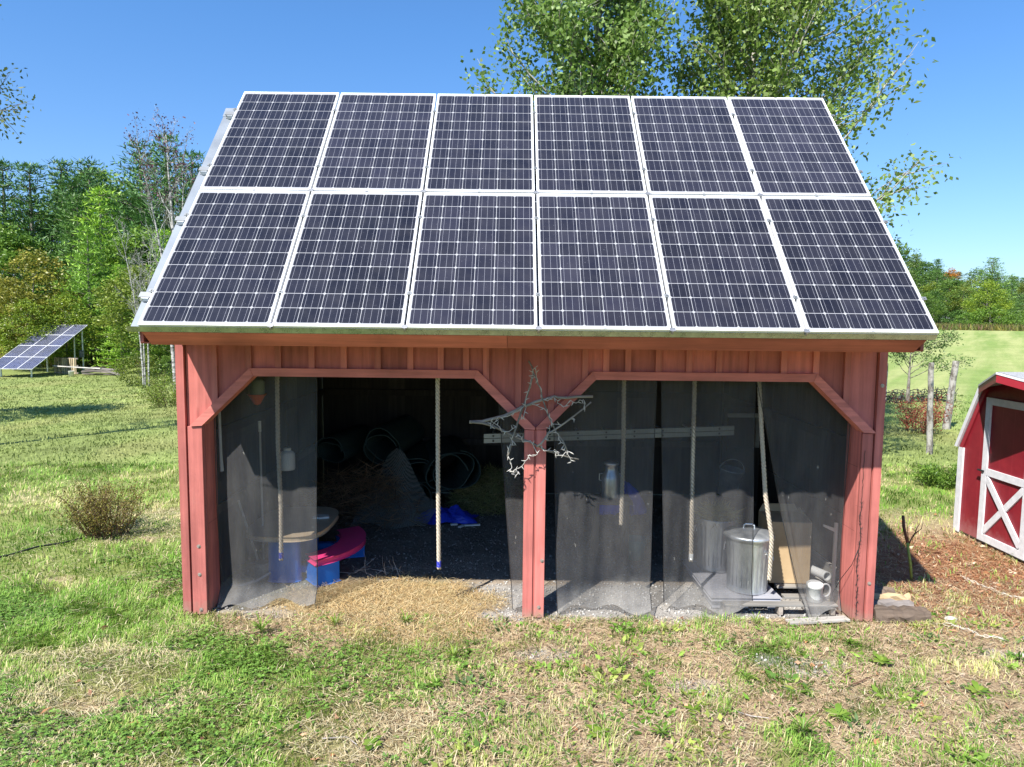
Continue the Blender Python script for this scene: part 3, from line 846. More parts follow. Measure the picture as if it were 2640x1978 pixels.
barn = thing('barn', 'red board and batten run-in barn with two wide openings under the solar roof', 'barn')
BATTENS = [-2.773, -2.471, -2.213, -1.919, -1.639, -1.341, -1.057, -0.792, -0.571, -0.395, -0.112,
           0.176, 0.471, 0.654, 0.845, 1.112, 1.379, 1.64, 1.926, 2.207, 2.488, 2.765]
def build_barn():
    # front wall boards, then the battens over their joints
    m = MB()
    edges = [-3.03] + BATTENS + [3.03]
    for x0, x1 in zip(edges[:-1], edges[1:]):
        ks = sorted({x0, x1} | {k for k in (-2.885, -2.8851, -2.425, -0.498, -0.053, -0.0529, 0.1399, 0.14, 0.565, 2.463, 2.925, 2.9251) if x0 < k < x1})
        low = [(k, (opening_h(k) + 0.004) if opening_h(k) > 0 else 0.0) for k in ks]
        m.prism(low + [(x1 - 0.002, 2.46), (x0 + 0.002, 2.46)], 'y', 0.0, 0.022)
    m.build('front_wall', M['red_v'], barn)
    for x in BATTENS:
        m = MB(); w = 0.026
        z = max(opening_h(x - w), opening_h(x + w))
        if z == 0: z = 1.72
        m.box(x - w, x + w, -0.028, -0.0005, z + 0.05, 2.4585)
        m.build('batten', M['red_b'], barn)
    # trim round the two openings: header and knee boards
    for a, k0, k1, b in ((-2.885, -2.425, -0.498, -0.053), (0.14, 0.565, 2.463, 2.925)):
        t = 0.072; m = MB()
        off = 0.052
        m.prism([(k0 + 0.002, 2.16), (k1 - 0.002, 2.16), (k1 + t * 0.42, 2.16 + t), (k0 - t * 0.42, 2.16 + t)], 'y', -0.046, 0.09)
        m.build('opening_header', M['red_x'], barn)
        for s, p, q in ((-1, (a, 1.72), (k0, 2.16)), (1, (b, 1.72), (k1, 2.16))):
            m = MB()
            m.prism([(p[0], p[1]), (q[0], q[1]), (q[0] + s * t * 0.42, q[1] + t), (p[0] + s * 0.104, p[1] + 0.002), (p[0] + s * 0.10, p[1] - 0.006)], 'y', -0.049, 0.088)
            m.build('knee_board', M['red_x'], barn)
    # corner posts and the centre post
    for s in (-1, 1):
        m = MB()
        m.box(min(s * 3.035, s * 3.105), max(s * 3.035, s * 3.105), -0.036, 0.03, 0.0, 2.4585)
        m.build('corner_board', M['red_v'], barn)
        c = MB()
        x0, x1 = sorted((s * 2.892, s * 3.02)) if s < 0 else (2.925, 3.02)
        c.box(x0, x1, -0.032, -0.001, 0.0, 1.711)
        c.box(x0 + (0.004 if s < 0 else 0.003), x1 - 0.003, 0.023, 0.27, 0.0, 2.30)
        po = c.build('corner_post', M['red_v'], barn, bevel=0.004)
        foot = MB().box(min(s * 2.93, s * 3.10), max(s * 2.93, s * 3.10), -0.040, -0.033, 0.004, 0.10)
    c = MB()
    c.box(-0.053, 0.034, -0.034, -0.001, 0.0, 1.711)
    c.box(0.052, 0.14, -0.034, -0.001, 0.0, 1.711)
    c.box(0.034, 0.052, -0.020, -0.001, 0.0, 1.72)
    c.box(-0.04, 0.13, 0.023, 0.17, 0.0, 2.30)
    cp = c.build('centre_post', M['red_v'], barn, bevel=0.004)
    for (x, z, y) in ((-2.95, 0.63, -0.033), (-2.95, 0.37, -0.033), (-2.945, 0.045, -0.033), (0.117, 0.53, -0.035), (0.095, 0.10, -0.035), (3.07, 2.134, -0.037), (3.055, 0.352, -0.037)):
        b = MB().tube([(x, y + 0.002, z), (x, y - 0.003, z)], 0.017, 14).tube([(x, y - 0.003, z), (x, y - 0.010, z)], 0.008, 6)
        b.build('bolt', M['bolt'], barn)
    # eave: fascia, soffit, drip edge
    m = MB()
    for x0, x1, x0b, x1b in ((-2.985, -0.21, -2.965, -0.21), (-0.207, 2.985, -0.207, 2.945)):
        y0, z0, y1, z1 = -0.806, 2.553, -0.705, 2.455
        ny, nz = 0.014, 0.0145
        vs = [(x0, y0, z0), (x1, y0, z0), (x1b, y1, z1), (x0b, y1, z1), (x0, y0 + ny, z0 + nz), (x1, y0 + ny, z0 + nz), (x1b, y1 + ny, z1 + nz), (x0b, y1 + ny, z1 + nz)]
        m.add(vs, [(0, 1, 2, 3), (7, 6, 5, 4), (0, 4, 5, 1), (3, 2, 6, 7), (0, 3, 7, 4), (1, 5, 6, 2)])
    m.build('fascia', M['red_fascia'], barn)
    for x0, x1 in ((-3.055, -3.03), (3.0, 3.025)):
        MB().prism([(-0.70, 2.4745), (-0.003, 2.4745), (-0.003, 2.4765), (0.07, 2.4765), (0.07, 3.416), (-0.70, 2.61)], 'x', x0, x1).build('eave_end', M['red_v'], barn)
    MB().box(-3.06, 3.03, -0.688, -0.0225, 2.462, 2.474).build('soffit', M['red_fascia'], barn)
    m = MB()
    m.prism([(-0.8375, 2.5965), (-0.8115, 2.556), (-0.8035, 2.558), (-0.8270, 2.588)], 'x', -3.09, 3.045)
    dr = m.build('drip_edge', M['drip'], barn)
    # roof: front sheet, back sheet, ridge cap, rake trim
    def sheet(v0, v1, x0, x1, n, th, mat, name):
        a = slope(v0, n); b = slope(v1, n); c = slope(v1, n - th); d = slope(v0, n - th)
        return MB().prism([a, b, c, d], 'x', x0, x1).build(name, mat, barn)
    a0, a1 = slope(0.03, -0.087), slope(3.13, -0.087); b0, b1 = slope(0.03, -0.117), slope(3.13, -0.117)
    MB().add([(-3.10, *a0), (3.045, *a0), (3.045, *a1), (-3.155, *a1), (-3.10, *b0), (3.045, *b0), (3.045, *b1), (-3.155, *b1)],
             [(0, 1, 2, 3), (7, 6, 5, 4), (0, 4, 5, 1), (1, 5, 6, 2), (2, 6, 7, 3), (3, 7, 4, 0)]).build('roof', M['galv_roof'], barn)
    yr, zr = slope(3.13, -0.087)
    MB().prism([(yr + 0.004, zr), (5.0, zr - 0.7 * (5.0 - yr)), (5.0, zr - 0.7 * (5.0 - yr) - 0.03), (yr + 0.004, zr - 0.035)], 'x', -3.15, 3.045).build('back_roof', M['galv_roof'], barn)
    MB().prism([slope(2.99, -0.084), slope(3.13, -0.075), (yr + 0.16, zr - 0.098), (yr + 0.16, zr - 0.106), slope(3.13, -0.083), slope(2.99, -0.0865)], 'x', -3.16, 3.05).build('ridge_cap', M['galv_roof'], barn)
    # side and back walls, inside dark
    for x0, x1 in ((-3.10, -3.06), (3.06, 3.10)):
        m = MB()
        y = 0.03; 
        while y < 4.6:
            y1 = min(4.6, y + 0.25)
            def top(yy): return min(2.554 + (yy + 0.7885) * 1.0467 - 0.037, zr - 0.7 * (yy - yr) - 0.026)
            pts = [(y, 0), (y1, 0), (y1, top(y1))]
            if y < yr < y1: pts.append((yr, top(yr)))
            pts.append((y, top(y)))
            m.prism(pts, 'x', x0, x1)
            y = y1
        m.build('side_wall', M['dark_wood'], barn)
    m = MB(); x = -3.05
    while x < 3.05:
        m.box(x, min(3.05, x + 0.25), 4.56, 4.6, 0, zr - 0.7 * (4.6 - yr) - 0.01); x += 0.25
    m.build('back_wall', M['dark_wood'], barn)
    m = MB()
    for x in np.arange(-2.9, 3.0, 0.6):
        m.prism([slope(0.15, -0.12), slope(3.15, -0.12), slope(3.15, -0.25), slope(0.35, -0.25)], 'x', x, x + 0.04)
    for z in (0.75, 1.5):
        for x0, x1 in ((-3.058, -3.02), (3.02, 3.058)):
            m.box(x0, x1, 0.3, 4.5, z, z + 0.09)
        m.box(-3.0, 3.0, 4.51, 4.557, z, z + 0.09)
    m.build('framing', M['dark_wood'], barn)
build_barn()

# ------------------------------------------------------------------ roof panels
def make_panel(cells, label, group, loc, rot):
    p = thing('solar_panel', label, 'solar panel', loc, 0, group)
    p.rotation_euler = rot
    w, l, t = 0.99, 1.65, 0.016
    m = MB()
    m.box(0, w, 0, t, -0.04, 0).box(0, w, l - t, l, -0.04, 0)
    m.box(0, t, t + 0.0005, l - t - 0.0005, -0.04, -0.0002).box(w - t, w, t + 0.0005, l - t - 0.0005, -0.04, -0.0002)
    m.build('frame', M['alu_white'], p, bevel=0.0015)
    MB().box(t - 0.002, w - t + 0.002, t - 0.002, l - t + 0.002, -0.012, -0.004).build('cell_sheet', cells, p)
    MB().box(0.48, 0.507, 0.003, 0.011, 0.0, 0.0016).build('frame_clip', M['clamp'], p)
    MB().box(0.48, 0.507, l - 0.011, l - 0.003, 0.0, 0.0016).build('frame_clip', M['clamp'], p)
    return p
ORD = ['leftmost', 'second from left', 'third from left', 'third from right', 'second from right', 'rightmost']
panel0 = None
for row in range(2):
    y, z = slope(row * 1.67)
    for i in range(6):
        lab = '%s solar panel in the %s row on the barn roof' % (ORD[i], ('lower', 'upper')[row])
        loc = (AX + i * 1.01, y, z)
        if panel0 is None:
            panel0 = make_panel(M['cells'], lab, 'solar panels on the barn roof', loc, (TH, 0, 0)); p = panel0
        else:
            p = copy_tree(panel0); p.location = loc; p['label'] = lab
        p.rotation_euler = (TH + rnd.uniform(-.0012, .0012), rnd.uniform(-.0008, .0008), 0)
for k, (v, lab) in enumerate(((0.36, 'lowest aluminium mounting rail, its end jutting out left by the eave'), (1.30, 'aluminium mounting rail jutting out left near the top of the lower panels'),
                              (2.03, 'aluminium mounting rail jutting out left near the foot of the upper panels'), (2.98, 'topmost aluminium mounting rail, its end jutting out left by the ridge'))):
    y, z = slope(v)
    rl = thing('mounting_rail', lab, 'rail', (0, y, z), 0, 'mounting rails under the roof panels')
    rl.rotation_euler = (TH, 0, 0)
    m = MB()
    x0, x1 = -3.115, 3.072
    m.box(x0, x1, -0.028, 0.028, -0.048, -0.0405).box(x0, x1, -0.028, 0.028, -0.086, -0.080).box(x0, x1, -0.010, 0.010, -0.0798, -0.0482)
    m.build('rail_bar', M['alu'], rl)
    foot = MB().box(x0 + 0.015, x0 + 0.085, -0.036, 0.036, -0.0865, -0.0805).box(x0 + 0.02, x0 + 0.08, -0.040, -0.029, -0.085, -0.045)
    foot.build('rail_foot', M['galv'], rl)
    for i in range(7):
        x = AX + i * 1.01 - 0.01
        c = MB().box(x - 0.019, x + 0.019, -0.016, 0.016, 0.0004, 0.006).tube([(x, 0, 0.006), (x, 0, 0.013)], 0.007, 6)
        c.box(x - 0.006, x + 0.006, -0.014, 0.014, -0.0402, 0.0003)
        c.build('clamp', M['alu'], rl)
for i in range(7):
    x = AX + i * 1.01 - 0.01
    if i in (0, 6): continue
    for v, w in ((1.66, 'joint'), (0.0, 'eave')):
        y, z = slope(v)
        lab = 'dark metal clip where %s panels meet %s' % (('', 'first and second', 'second and third', 'middle two', 'fourth and fifth', 'last two')[i], 'between the rows' if w == 'joint' else 'at the eave')
        o = MB().box(-0.022, 0.022, -0.016, 0.016, 0.001, 0.007).box(-0.008, 0.008, -0.02, 0.02, -0.03, 0.0008).build('panel_clip', M['clamp'], None)
        o.location = (x, y, z); o.rotation_euler = (TH, 0, 0)
        tag(o, lab, 'clip', 'dark clips at the panel corners')

# ------------------------------------------------------------------ shade mesh curtains
def screen(label, tl, tr, br, bl, seed, y0=0.165, amp=0.03, foldl=0.0):
    nu, nv = 48, 48
    V = []; F = []
    rr = np.random.default_rng(seed)
    p1, p2, p3 = rr.uniform(0, 6, 3)
    for j in range(nv + 1):
        b = j / nv
        for i in range(nu + 1):
            a = i / nu
            x = (tl[0] * (1 - a) + tr[0] * a) * (1 - b) + (bl[0] * (1 - a) + br[0] * a) * b
            z = (tl[1] * (1 - a) + tr[1] * a) * (1 - b) + (bl[1] * (1 - a) + br[1] * a) * b
            y = y0 + amp * (0.35 + 0.8 * b) * (math.sin(x * 9.5 + p1 + b) + (0.15 + 0.4 * math.sin(x * 3 + p3) ** 2) * math.sin(x * 21 + p2 - b * 2) + 0.12 * math.sin(x * 47 + p3 + b * 3)) + 0.015 * math.sin(b * 7 + p3)
            if b > 0.93:
                y -= (b - 0.93) * 1.9 * (0.55 + 0.45 * math.sin(x * 6 + p2)); z += (b - .93) * 0.45 * math.sin(x * 17 + p1) + 0.014 + 0.25 * (b - .93) * math.sin(b * 160)
            if foldl and a < 0.12: y += foldl * math.sin(a / 0.12 * PI)
            V.append((x, y, max(z, 0.012)))
    for j in range(nv):
        for i in range(nu):
            a = j * (nu + 1) + i
            F.append((a, a + 1, a + nu + 2, a + nu + 1))
    root = thing('mesh_curtain', label, 'mesh curtain', (0, 0, 0), 0, 'black shade mesh strips hung in the barn openings')
    m = MB(); m.v = V; m.f = F; m.t = [0.5] * len(V)
    m.build('cloth', M['screen'], root, smooth=True)
    # selvedge along the two long edges
    m = MB()
    for c in (0, nu):
        m.tube([V[j * (nu + 1) + c] for j in range(nv + 1)], 0.0035, 4)
    m.build('selvedge', M['black_plastic'], root)
    return root
screen('black mesh strip hanging at the left post, lit halfway up over the toy table', (-2.88, 2.24), (-1.93, 2.24), (-1.95, 0.02), (-2.86, 0.02), 1)
screen('narrow black mesh strip hanging just behind the centre post', (-0.31, 2.24), (0.10, 2.24), (0.02, 0.03), (-0.14, 0.03), 2, 0.20)
screen('black mesh strip to the right of the centre post, nearest to it', (0.20, 2.24), (1.135, 2.24), (1.12, 0.03), (0.27, 0.02), 3)
screen('black mesh strip in front of the straw-topped rear metal can', (1.175, 2.24), (2.03, 2.24), (2.09, 0.03), (1.26, 0.03), 4, 0.165, 0.04)
screen('slanting black mesh strip pulled over to the right corner post', (2.01, 2.24), (2.90, 2.24), (2.89, 0.03), (2.54, 0.02), 5, 0.155, 0.02, -0.03)

# ------------------------------------------------------------------ ropes
def rope(label, pts, tape=None):
    root = thing('rope', label, 'rope', (0, 0, 0), 0, 'thick ropes hanging from the barn header')
    P = [Vector(p) for p in pts]
    L = [0]
    for a, b in zip(P[:-1], P[1:]): L.append(L[-1] + (b - a).length)
    def at(s):
        for k in range(len(L) - 1):
            if s <= L[k + 1] or k == len(L) - 2:
                return P[k].lerp(P[k + 1], (s - L[k]) / (L[k + 1] - L[k]))
    m = MB(); n = int(L[-1] / 0.0125)
    for k in range(3):
        pts2 = []
        for i in range(n + 1):
            s = L[-1] * i / n; p = at(s); a = s / 0.11 * 2 * PI + k * 2 * PI / 3
            pts2.append(p + Vector((math.cos(a), math.sin(a), 0)) * 0.0118)
        m.tube(pts2, 0.0102, 6, 0.3 + 0.2 * k)
    m.build('strands', M['rope'], root, smooth=True)
    if tape:
        e = P[-1]; d = (P[-2] - e).normalized()
        MB().tube([e + d * 0.075, e + d * 0.02], 0.0215, 10).build('tape_wrap', M[tape], root)
    return root
rope('rope behind the left mesh strip, its end wrapped in blue tape', [(-2.324, 0.28, 2.2), (-2.33, 0.285, 1.5), (-2.315, 0.29, 0.9), (-2.32, 0.28, 0.40)], 'blue_tape')
rope('rope hanging free in the open gap left of the centre post', [(-0.842, 0.20, 2.2), (-0.838, 0.20, 1.3), (-0.828, 0.20, 0.36)], 'blue_tape')
rope('shortest rope, just right of the centre post, with a bare end', [(0.85, 0.22, 2.2), (0.862, 0.22, 1.5), (0.858, 0.22, 0.79)])
rope('rope with white taped end, left of the two metal cans', [(1.495, 0.225, 2.2), (1.505, 0.225, 1.3), (1.518, 0.22, 0.45)], 'white_tape')
rope('slanting rope with a frayed end draped over the lidded can', [(2.075, 0.22, 2.2), (2.115, 0.20, 1.7), (2.165, 0.17, 1.1), (2.235, 0.15, 0.70), (2.242, 0.185, 0.29)])

# ------------------------------------------------------------------ star of driftwood and string lights
def star():
    root = thing('twig_star', 'five-pointed star of grey driftwood sticks hung on the centre post', 'star')
    S = [
        [(-0.535, 1.783), (-0.422, 1.788), (-0.327, 1.815), (-0.232, 1.841), (-0.13, 1.887), (-0.072, 1.924), (-0.014, 1.943), (0.037, 1.966), (0.204, 2.015), (0.234, 2.005), (0.307, 2.005), (0.402, 2.015), (0.537, 2.017)],
        [(-0.524, 1.787), (-0.422, 1.777), (-0.326, 1.752), (-0.245, 1.716), (-0.157, 1.672), (-0.068, 1.632), (-0.01, 1.618), (0.064, 1.581), (0.139, 1.538), (0.242, 1.513), (0.346, 1.48), (0.423, 1.466)],
        [(-0.026, 2.324), (0.004, 2.273), (0.019, 2.215), (-0.009, 2.119), (-0.036, 2.016), (-0.072, 1.913), (-0.1, 1.832), (-0.128, 1.743), (-0.157, 1.646), (-0.181, 1.542), (-0.199, 1.489)],
        [(0.0, 2.27), (0.034, 2.186), (0.05, 2.135), (0.079, 2.091), (0.095, 2.003), (0.126, 1.923), (0.148, 1.856), (0.179, 1.79), (0.224, 1.702), (0.277, 1.636), (0.288, 1.614), (0.315, 1.554)],
        [(0.516, 1.974), (0.455, 1.919), (0.361, 1.844), (0.281, 1.784), (0.209, 1.731), (0.151, 1.694), (0.093, 1.611), (0.05, 1.581)]]
    rr = [(0.015, 0.012), (0.013, 0.006), (0.007, 0.010), (0.006, 0.007), (0.006, 0.009)]
    for k, (p, (r0, r1)) in enumerate(zip(S, rr)):
        n = len(p)
        pts = [(x, -0.085 - 0.012 * k + 0.01 * math.sin(i * 1.7), z) for i, (x, z) in enumerate(p)]
        MB().tube(pts, [r0 + (r1 - r0) * i / (n - 1) for i in range(n)], 7).build('stick', M['stick'], root, smooth=True)
    W = [[(0.051, 2.284), (0.012, 2.251), (0.005, 2.215), (0.034, 2.186), (-0.006, 2.167), (-0.008, 2.09), (-0.044, 2.016), (-0.05, 1.958), (-0.043, 1.921), (-0.064, 1.839), (-0.082, 1.817)],
         [(0.033, 2.266), (0.042, 2.186), (0.057, 2.127), (0.087, 2.084), (0.092, 1.996), (0.139, 1.982), (0.183, 2.011), (0.219, 1.99), (0.227, 1.96), (0.279, 1.932), (0.301, 1.939), (0.336, 1.991), (0.388, 1.962), (0.417, 1.992), (0.453, 1.992), (0.468, 1.963), (0.462, 1.926)],
         [(0.008, 1.951), (0.074, 1.926), (0.133, 1.893), (0.148, 1.864), (0.182, 1.82), (0.172, 1.768), (0.208, 1.776), (0.274, 1.776), (0.325, 1.814), (0.372, 1.829)],
         [(-0.057, 1.935), (-0.115, 1.883), (-0.174, 1.857), (-0.232, 1.838), (-0.283, 1.837), (-0.334, 1.763), (-0.348, 1.733), (-0.342, 1.814), (-0.327, 1.785), (-0.268, 1.749), (-0.253, 1.704), (-0.187, 1.712), (-0.128, 1.75)],
         [(-0.12, 1.691), (-0.083, 1.662), (-0.068, 1.617), (-0.002, 1.633), (0.028, 1.581), (0.05, 1.537), (0.058, 1.514), (0.029, 1.492), (-0.008, 1.506), (-0.022, 1.476), (-0.059, 1.424), (-0.095, 1.386), (-0.139, 1.37), (-0.161, 1.34), (-0.124, 1.318), (-0.106, 1.341), (-0.124, 1.378)],
         [(-0.179, 1.661), (-0.164, 1.631), (-0.134, 1.594), (-0.178, 1.594), (-0.199, 1.519), (-0.184, 1.474), (-0.177, 1.43), (-0.161, 1.393), (-0.176, 1.362)],
         [(0.164, 1.768), (0.165, 1.709), (0.137, 1.656), (0.108, 1.634), (0.09, 1.574), (0.116, 1.545), (0.19, 1.538), (0.208, 1.561), (0.227, 1.535), (0.213, 1.501), (0.279, 1.502), (0.308, 1.539), (0.342, 1.487), (0.354, 1.443)],
         [(0.202, 1.724), (0.239, 1.695), (0.247, 1.643), (0.292, 1.606), (0.271, 1.561), (0.315, 1.547), (0.345, 1.536)]]
    sl = thing('string_lights', 'white string of tiny lights wound round the driftwood star', 'string lights')
    q = random.Random(3)
    m = MB(); bulbs = []
    for p in W:
        pts = []
        for i, (x, z) in enumerate(p):
            pts.append(Vector((x, -0.125 - 0.02 * math.sin(i * 2.3 + x * 20), z)))
            if i < len(p) - 1:
                x2, z2 = p[i + 1]
                pts.append(Vector(((x + x2) / 2 + q.uniform(-.006, .006), -0.13 + q.uniform(-.01, .012), (z + z2) / 2 + q.uniform(-.006, .006))))
            bulbs.append(pts[-1] if i < len(p) - 1 else pts[-1])
        m.tube(pts, 0.0032, 5)
    m.build('wire', M['white_wire'], sl, smooth=True)
    for b in bulbs[::1]:
        a = q.uniform(0, 2 * PI); d = Vector((math.cos(a), q.uniform(-.5, .1), math.sin(a))).normalized()
        MB().tube([b, b + d * 0.02, b + d * 0.021, b + d * 0.036], [0.0045, 0.0042, 0.003, 0.0012], 6).build('bulb', M['white_wire'], sl)
star()

# ------------------------------------------------------------------ things in the left bay
def toy_table():
    t = thing('picnic_table', "child's plastic picnic table with tan top, blue legs and pink bench", 'picnic table', (0, 0, 0))
    def rounded(cx, cy, a, b, p=3.2, n=36):
        out = []
        for i in range(n):
            q = 2 * PI * i / n; c, s = math.cos(q), math.sin(q)
            out.append((cx + a * math.copysign(abs(c) ** (2 / p), c), cy + b * math.copysign(abs(s) ** (2 / p), s)))
        return out
    MB().prism(rounded(-2.47, 1.2, 0.40, 0.57), 'z', 0.46, 0.51).build('tabletop', M['tan_plastic'], t, bevel=0.012)
    def arc(name, r0, r1, a0, a1, z0, z1, mat, bev=0.02, n=16):
        c = (-2.60, 1.30)
        o = [(c[0] + r1 * math.cos(a0 + (a1 - a0) * i / n), c[1] + r1 * math.sin(a0 + (a1 - a0) * i / n)) for i in range(n + 1)]
        o += [(c[0] + r0 * math.cos(a0 + (a1 - a0) * i / n), c[1] + r0 * math.sin(a0 + (a1 - a0) * i / n)) for i in range(n, -1, -1)]
        return MB().prism(o, 'z', z0, z1).build(name, mat, t, bevel=bev)
    arc('bench_seat', 0.60, 0.83, R(-52), R(36), 0.215, 0.275, M['pink_plastic'])
    arc('bench_leg', 0.56, 0.84, R(-52), R(-34), 0.0, 0.2135, M['blue_plastic'], 0.03)
    arc('bench_leg', 0.56, 0.84, R(18), R(35), 0.0, 0.2135, M['blue_plastic'], 0.03)
    MB().prism(rounded(-2.47, 0.85, 0.16, 0.09), 'z', 0.0, 0.458).build('table_leg', M['blue_plastic'], t, bevel=0.015)
    MB().prism(rounded(-2.47, 1.5, 0.16, 0.09), 'z', 0.0, 0.458).build('table_leg', M['blue_plastic'], t, bevel=0.015)
    for s in (-1, 1):
        MB().box(-2.36, -2.06, 1.30 + s * 0.36 - 0.05, 1.30 + s * 0.36 + 0.05, 0.05, 0.13).build('cross_beam', M['blue_plastic'], t, bevel=0.02)
toy_table()
tag(MB().prism([(-2.30, 1.28), (-2.22, 1.26), (-2.13, 1.30), (-2.16, 1.36), (-2.27, 1.36)], 'z', 0.512, 0.535).build('rag', M['dirty_white'], None, bevel=0.006), 'crumpled pale rag lying on the tan toy table', 'rag')
tag(MB().tube([(-2.72, 0.9, 0.0), (-2.72, 0.9, 0.16)], [0.085, 0.085], 20).build('log_round', M['grey_wood_y'], None, bevel=0.004), 'short upright log round behind the left mesh strip', 'log')
pts = [(-2.93, 0.62, 0.02), (-2.82, 0.60, 0.03), (-2.70, 0.66, 0.05), (-2.60, 0.78, 0.09), (-2.54, 0.90, 0.15), (-2.52, 0.96, 0.23)]
tag(MB().tube(pts, [0.016, 0.013, 0.013, 0.013, 0.013, 0.014], 8).build('bent_hose', M['white_wire'], None, smooth=True), 'bent grey hose lying behind the left mesh strip', 'hose')
sp = thing('ski_pole', 'white pole standing upright behind the left mesh strip', 'pole', (-2.74, 1.0, 0))
MB().tube([(0, 0, 0.02), (-0.012, 0, 1.59)], 0.011, 8).build('shaft', M['white_wire'], sp)
MB().tube([(-0.012, 0, 1.5), (-0.013, 0, 1.61)], 0.017, 8).build('grip', M['dirty_white'], sp)
tag(MB().tube([(-2.99, 1.0, 0.78), (-2.76, 1.0, 0.012)], 0.012, 8).build('leaning_stick', M['grey_wood_x'], None), 'grey stick leaning on the left wall behind the mesh', 'stick')
jg = thing('jug', 'white plastic jug hanging on the left wall behind the mesh', 'jug', (-2.60, 1.4, 1.02))
MB().lathe([(0.0, 0), (0.075, 0.0), (0.08, 0.02), (0.08, 0.17), (0.06, 0.2), (0.035, 0.21)], 18).build('body', M['white_plastic'], jg, smooth=True)
MB().tube([(0, 0, 0.2105), (0, 0, 0.24)], 0.04, 14).build('cap', M['dirty_white'], jg)
tag(MB().tube([(-2.60, 1.4, 1.265), (-2.60, 1.4, 2.30)], 0.004, 5).build('cord', M['black_plastic'], None), 'thin dark cord holding up the white jug', 'cord')
fd = thing('bird_feeder', 'hanging olive and orange feeder behind the left knee board', 'feeder', (-2.70, 0.8, 1.86))
MB().lathe([(0.0, -0.06), (0.03, -0.05), (0.075, 0.03), (0.10, 0.05)], 16).build('tray', M['orange_plastic'], fd, smooth=True)
MB().lathe([(0.075, 0.0505), (0.075, 0.17), (0.05, 0.20), (0.0, 0.21)], 16).build('jar', M['olive_plastic'], fd, smooth=True)
MB().tube([(0, 0, 0.205), (0, 0, 0.5)], 0.004, 5).build('hanger', M['black_iron'], fd)
tag(MB().tube([(-2.872, 0.30, 1.80), (-2.868, 0.30, 1.4), (-2.862, 0.30, 1.24)], [0.014, 0.014, 0.018], 8).build('drain_pipe', M['white_plastic'], None), 'thin white pipe beside the left corner post', 'pipe')

def carpet_roll(label, c, r, length, ang, turns=1.8, mat='carpet', tilt=0.0):
    """A loosely rolled carpet lying with its spiral end towards the opening."""
    m = MB(); n = 60; vs = []
    for i in range(n + 1):
        a = 2 * PI * turns * i / n; rr = r * (0.60 + 0.40 * i / n)
        wob = 1 + 0.10 * math.sin(a * 2.3 + c[0] * 9) + 0.05 * math.sin(a * 3.7 + c[0] * 5)
        vs.append((rr * math.cos(a) * 1.12 * wob, rr * math.sin(a) * 0.92 * wob))
    th = 0.013; V = []; F = []
    for y in (0.0, length):
        for (x, z) in vs:
            L = math.hypot(x, z)
            V += [(x, y, z), (x * (1 - th / L), y, z * (1 - th / L))]
    k = 2 * (n + 1)
    for i in range(n):
        a = 2 * i
        F += [(a, a + 2, a + 2 + k, a + k), (a + 1, a + 1 + k, a + 3 + k, a + 3), (a, a + 1, a + 3, a + 2), (a + k, a + 2 + k, a + 3 + k, a + 1 + k)]
    m.add(V, F, 0.5)
    o = m.build('carpet_roll', M[mat], None, smooth=False, loc=c)
    o.rotation_euler = (tilt, 0, ang)
    return tag(o, label, 'carpet roll', 'rolled carpets stacked at the back of the barn')
carpet_roll('dark green carpet roll topmost on the pile at the back of the left bay', (-1.9, 3.2, 0.96), 0.27, 1.25, R(-8))
carpet_roll('largest dark green carpet roll, open-ended, right of the hanging rope', (-0.95, 3.05, 0.66), 0.34, 1.3, R(12), 2.2)
carpet_roll('dark green carpet roll squashed between the two other rolls', (-1.42, 3.15, 0.62), 0.24, 1.3, R(3), 1.5)
carpet_roll('dark carpet roll at the bottom left of the pile behind the toy table', (-2.25, 3.1, 0.33), 0.30, 1.3, R(-4), 1.6)
carpet_roll('dark carpet roll on the ground under the netting', (-1.5, 3.2, 0.27), 0.25, 1.2, R(6), 1.5)
carpet_roll('small dark carpet roll high at the left of the pile', (-2.62, 3.3, 0.86), 0.22, 1.15, R(-10), 1.6)
def netting():
    V = []; F = []; n = 16
    for j in range(n + 1):
        for i in range(n + 1):
            a, b = i / n, j / n
            x = -2.2 + 0.95 * a + 0.15 * b; y = 2.62 + 0.42 * b + 0.05 * math.sin(a * 6)
            z = 0.03 + 0.72 * b * (0.35 + 0.9 * math.sin(PI * min(1, a * 0.9 + 0.15)) ** 2) + 0.03 * math.sin(a * 9 + b * 4)
            V.append((x, y, z))
    for j in range(n):
        for i in range(n):
            a = j * (n + 1) + i; F.append((a, a + 1, a + n + 2, a + n + 1))
    m = MB(); m.v = V; m.f = F; m.t = [0.5] * len(V)
    tag(m.build('plastic_netting', M['netting'], None, smooth=True), 'sheet of grey plastic netting draped against the carpet pile', 'netting')
netting()
def heap(name, c, rx, ry, h, n, cols, L, W, label, cat, seed):
    rng = np.random.default_rng(seed)
    u = unit(rng.normal(size=(n, 3))); u[:, 2] = np.abs(u[:, 2])
    P = u * np.array([rx, ry, h]) * rng.uniform(0.75, 1.0, (n, 1)) + np.array(c)
    A = unit(rng.normal(size=(n, 3)) * np.array([1, 1, 0.5]))
    V, F = leaf_arrays(P, A, rng.uniform(.5, 1.3, n) * L, rng.uniform(.6, 1.4, n) * W, rng)
    C = np.repeat(np.array(cols)[rng.integers(0, len(cols), n)] * rng.uniform(.6, 1.2, (n, 1)), 4, 0)
    return tag(link(name, np_mesh(name, V, F, M['straw'], gcol=C)), label, cat)
heap('hay_heap', (-0.45, 3.75, 0.0), 0.55, 0.45, 0.55, 9000, [(0.34, 0.33, 0.13), (0.42, 0.36, 0.18), (0.24, 0.25, 0.09)], 0.16, 0.008, 'loose heap of old hay at the back of the left bay', 'hay', 3)
